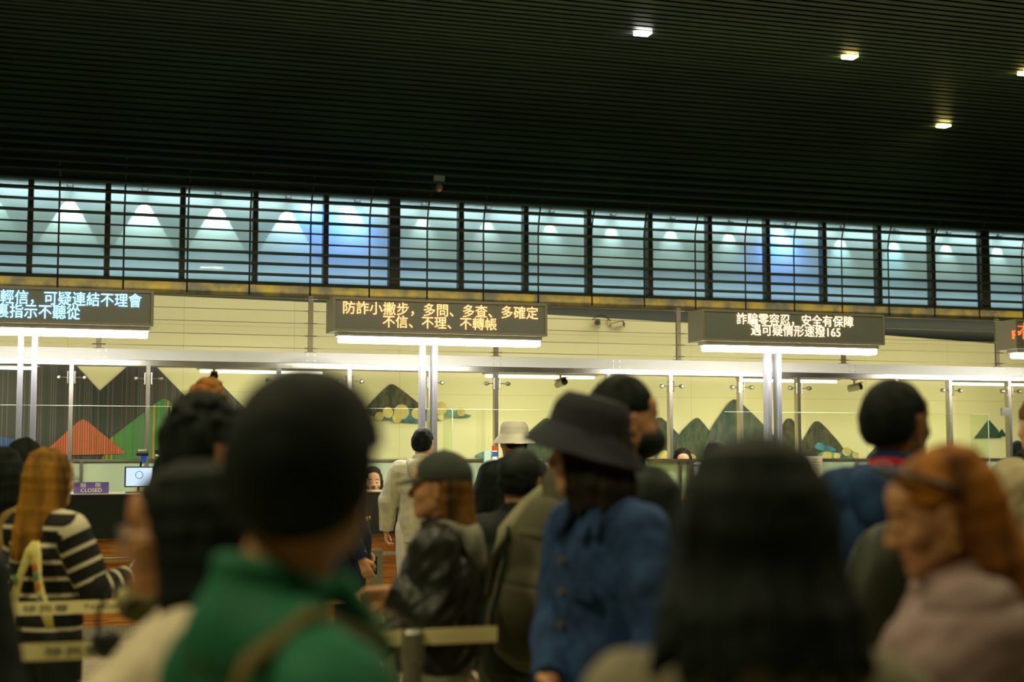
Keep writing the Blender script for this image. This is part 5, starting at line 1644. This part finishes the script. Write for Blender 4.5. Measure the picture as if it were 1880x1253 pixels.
# ------------------------------------------------------------------ things on the counters
M_PURPLE = mat('purple_sign', (0.13, 0.09, 0.32), .4)
a = on_plane(135, 907, 12.2); b_ = on_plane(200, 887, 12.2)
sg = empty('closed_sign', (a.x, 12.2, 1.197), 0, 'purple desk sign reading CLOSED in white letters', 'sign')
w = b_.x - a.x; hh = .092
box('board', (w / 2, 0, hh / 2), (w, .012, hh), M_PURPLE, sg)
box('foot', (w / 2, .02, .003), (w, .05, .006), M_PURPLE, sg)
fit_text('lettering', 'CLOSED', w * .20, w * .80, .026, .030, M_WLET, sg, 0, y=-.0075)
fit_text('lettering', '關', w * .20, w * .34, .066, .034, M_WLET, sg, 0, y=-.0075)
fit_text('lettering', '閉', w * .62, w * .76, .066, .034, M_WLET, sg, 0, y=-.0075)
p = on_plane(1556, 893, 12.2)
sg = empty('desk_sign', (p.x, 12.2, 1.197), .3, 'small purple desk sign beside the navy hoodie', 'sign')
obj('board', add_prism(bmesh.new(), [(0, .0), (.10, 0), (.10, .07), (-.012, .07)], -.006, .006), M_PURPLE, sg)
# monitor
a = on_plane(228, 895, 12.25); b_ = on_plane(282, 857, 12.25)
mo = empty('monitor', ((a.x + b_.x) / 2, 12.25, 1.197), .08, 'small lit monitor with a pale blue screen on the counter right of the CLOSED sign', 'monitor')
W = b_.x - a.x; Hh = b_.z - a.z; zc = (a.z + b_.z) / 2 - 1.197
box('bezel', (0, 0, zc), (W, .025, Hh), mat('bezel_blue', (0.01, 0.012, 0.05), .4), mo, .003)
box('screen', (0, -.014, zc), (W - .02, .002, Hh - .02), mat('screen_lit', (0.1, 0.1, 0.1), .3, emit=(0.62, 0.80, 1.0), estr=1.0), mo)
obj('screen_emblem', add_tube(bmesh.new(), [(.0 + .03 * math.cos(t), -.016, zc + .015 + .03 * math.sin(t)) for t in np.linspace(0, 6.283, 25)], .0035, 6), mat('emblem_blue', (0.02, 0.14, 0.25), .4, emit=(0.05, 0.25, 0.45), estr=.6), mo)
obj('stand', add_cyl(bmesh.new(), (0, .02, 0.004), (0, .02, zc), .012), M_BLACK, mo)
box('stand_foot', (.0, .02, .004), (.2, .12, .008), M_BLACK, mo)
# camera arm devices behind the monitor
p = on_plane(261, 833, 12.5)
d1 = empty('document_camera', (p.x, 12.5, 1.197), 0, 'black desk camera with a blue body on an arm above the lit monitor', 'camera')
z = p.z - 1.197
obj('arm', add_tube(bmesh.new(), [(-.03, 0, 0), (-.02, 0, z * .5), (0, 0, z - .04)], .009, 8), M_BLACK, d1)
obj('camera_head', add_cyl(add_box(bmesh.new(), (0, 0, z), (.10, .05, .04), None, .006), (-.05, -.03, z), (.05, -.03, z), .022), M_BLACK, d1)
box('blue_body', (.012, -.01, z - .045), (.045, .04, .055), mat('device_blue', (0.02, 0.08, 0.45), .4, emit=(0.02, .1, .7), estr=.25), d1)
box('top_cap', (0, 0, z + .026), (.07, .045, .014), M_CREAM, d1)
p = on_plane(292, 830, 12.55)
d2 = empty('document_camera', (p.x, 12.55, 1.197), 0, 'second black desk camera on a jointed arm, right of the blue bodied one', 'camera')
z = p.z - 1.197
obj('arm', add_tube(bmesh.new(), [(.02, 0, 0), (-.03, 0, z * .45), (.02, 0, z * .75), (0, 0, z - .02)], .008, 8), M_BLACK, d2)
obj('camera_head', add_box(bmesh.new(), (0, 0, z), (.07, .06, .035), None, .006), M_BLACK, d2)
obj('side_lamp', add_tube(bmesh.new(), [(-.03, -.03, z - .03), (.06, -.03, z - .055)], .008, 8), M_WHITE, d2)
# red-white-blue sticker box and white card near the white hat
p = on_plane(908, 832, 12.6)
bx = empty('striped_box', (p.x, 12.6, 1.197), 0, 'small red white and blue box beside the white bucket hat', 'box')
z = on_plane(908, 819, 12.6).z - 1.197
for z0_, z1_, m in ((.0, z - .10, M_WHITE), (z - .10, z - .055, mat('box_blue', (0.02, 0.10, 0.5), .5)), (z - .055, z - .045, M_WHITE), (z - .045, z, mat('box_red', (0.6, 0.06, 0.02), .5))):
    box('panel', (0, 0, (z0_ + z1_) / 2), (.04, .04, z1_ - z0_), m, bx)
p = on_plane(895, 836, 12.62)
cd = empty('white_card', (p.x, 12.62, 1.197), 0, 'pale blue-white card standing left of the striped box', 'card')
box('card', (0, 0, (on_plane(896, 828, 12.62).z - 1.197) / 2), (.065, .006, on_plane(896, 828, 12.62).z - 1.197), mat('pale_card', (0.55, 0.70, 0.66), .5), cd)
# notice sheet right of the long hair
p = on_plane(1492, 897, 12.3); p2 = on_plane(1512, 838, 12.3)
nt_ = empty('notice_sheet', (p.x, 12.3, 1.197), 0, 'white printed notice sheet standing on the counter right of the long black hair', 'notice')
box('sheet', (.0, 0, (p2.z - 1.197) / 2), (.22, .004, p2.z - 1.197), mat('notice_paper', (0.62, 0.56, 0.42), .6), nt_)
for k in range(7):
    box('text_line', (.03, -.003, p2.z - 1.197 - .03 - k * .028), (.05 + .02 * (k % 3), .001, .005), mat('notice_ink', (0.2, 0.12, 0.1), .6), nt_)
# service gate between counters
p0 = on_plane(1186, 846, 12.6); p1 = on_plane(1268, 915, 12.6)
gt = empty('service_gate', (p0.x, 12.6, 0), 0, 'framed pale green panel between the counters, right of the denim jacket', 'gate')
w = p1.x - p0.x
box('panel', (w * .48, .02, (p0.z + p1.z) / 2), (w * .92, .01, p0.z - p1.z - .03), mat('gate_green', (0.42, 0.58, 0.36), .4), gt)
box('top_rail', (w / 2, 0, p0.z), (w, .05, .03), M_STEEL, gt)
box('stile', (.0, 0, p0.z - .22), (.018, .05, .46), mat('green_glass_edge', (0.10, 0.35, 0.18), .2), gt)
box('stile', (w * .76, 0, (p0.z + p1.z) / 2), (.03, .04, p0.z - p1.z), M_STEEL, gt)
box('bottom_rail', (w * .38, 0, p1.z + .02), (w * .76, .04, .025), mat('gate_pale', (0.55, 0.58, 0.42), .4), gt)
box('end_post', (w, 0, p0.z - .2), (.05, .06, .40), M_STEEL, gt)
box('leg', (w * .0 + .02, 0, p1.z / 2), (.03, .03, p1.z), M_STEEL, gt); box('leg', (w, 0, p1.z / 2), (.03, .03, p1.z), M_STEEL, gt)
pc = on_plane(1186, 918, 12.3)
cb = empty('low_cabinet', (pc.x, 12.15, 0), 0, 'olive metal low cabinet below the pale green gate panel', 'cabinet')
box('body', (.45, .18, pc.z / 2), (.86, .34, pc.z), mat('olive_metal', (0.26, 0.23, 0.11), .35, .5, noise=.2, nscale=2), cb)
box('door', (.16, 0.0, pc.z * .42), (.28, .015, pc.z * .72), mat('olive_metal_dark', (0.17, 0.17, 0.08), .35, .5), cb)
box('door', (.62, 0.0, pc.z * .42), (.50, .015, pc.z * .72), mat('olive_metal', (0, 0, 0)), cb)
box('folder', (0, 0, 0), (.01, .01, .01), M_BLACK, cb).location = (.4, .2, pc.z - .02)
p = on_plane(1232, 917, 12.35); fo = box('orange_folder', (p.x, 12.35, pc.z + .012), (.26, .20, .022), mat('orange_card', (0.75, 0.28, 0.02), .5)); tag(fo, 'flat orange folder lying on the low cabinet by the gate panel', 'folder')
# fans
def fan(px, py, Y, r, label):
    p = on_plane(px, py, Y)
    t = empty('desk_fan', (p.x, Y, p.z), -.35, label, 'fan', 'round desk fans')
    bm = bmesh.new()
    for rr in (r, r * .75, r * .5): add_tube(bm, [(rr * math.cos(a), -.02 - (.012 if rr < r else 0), rr * math.sin(a)) for a in np.linspace(0, 6.283, 29)], .0035, 6)
    for k in range(16):
        a = k * math.pi / 8; add_tube(bm, [(r * .15 * math.cos(a), -.034, r * .15 * math.sin(a)), (r * math.cos(a), -.02, r * math.sin(a))], .002, 5)
    obj('grille', bm, M_WHITE, t)
    obj('rim', add_lathe(bmesh.new(), (0, 0, 0), [(r, -.02), (r * 1.03, 0), (r, .03)], 32, Matrix.Rotation(math.pi / 2, 3, 'X')), M_BLACK, t)
    for k in range(3):
        R = Matrix.Rotation(k * 2.094, 3, 'Y') @ Matrix.Rotation(.5, 3, 'Z')
        obj('blade', add_sph(bmesh.new(), R @ Vector((0, 0, r * .48)), r * .36, 12, (1.0, .12, 1.0)), mat('fan_blade', (0.62, 0.62, 0.5), .4), t, smooth=True)
    obj('hub', add_cyl(bmesh.new(), (0, -.036, 0), (0, .05, 0), r * .22), M_WHITE, t)
    obj('back_dish', add_lathe(bmesh.new(), (0, 0, 0), [(r * .98, -.02), (r * .8, -.05), (r * .3, -.07)], 28, Matrix.Rotation(math.pi / 2, 3, 'X')), M_WHITE, t, smooth=True)
    obj('stem', add_cyl(bmesh.new(), (0, .03, -r * .3), (0, .03, -(p.z - 1.2)), .012), M_WHITE, t)
    obj('base', add_cyl(bmesh.new(), (0, .03, -(p.z - 1.2)), (0, .03, -(p.z - 1.215)), .07), M_WHITE, t)
fan(1279, 871, 12.8, .10, 'white round desk fan beside the end post of the gate panel')
fan(1845, 866, 12.6, .10, 'white round desk fan behind the beige sweater at the right edge')
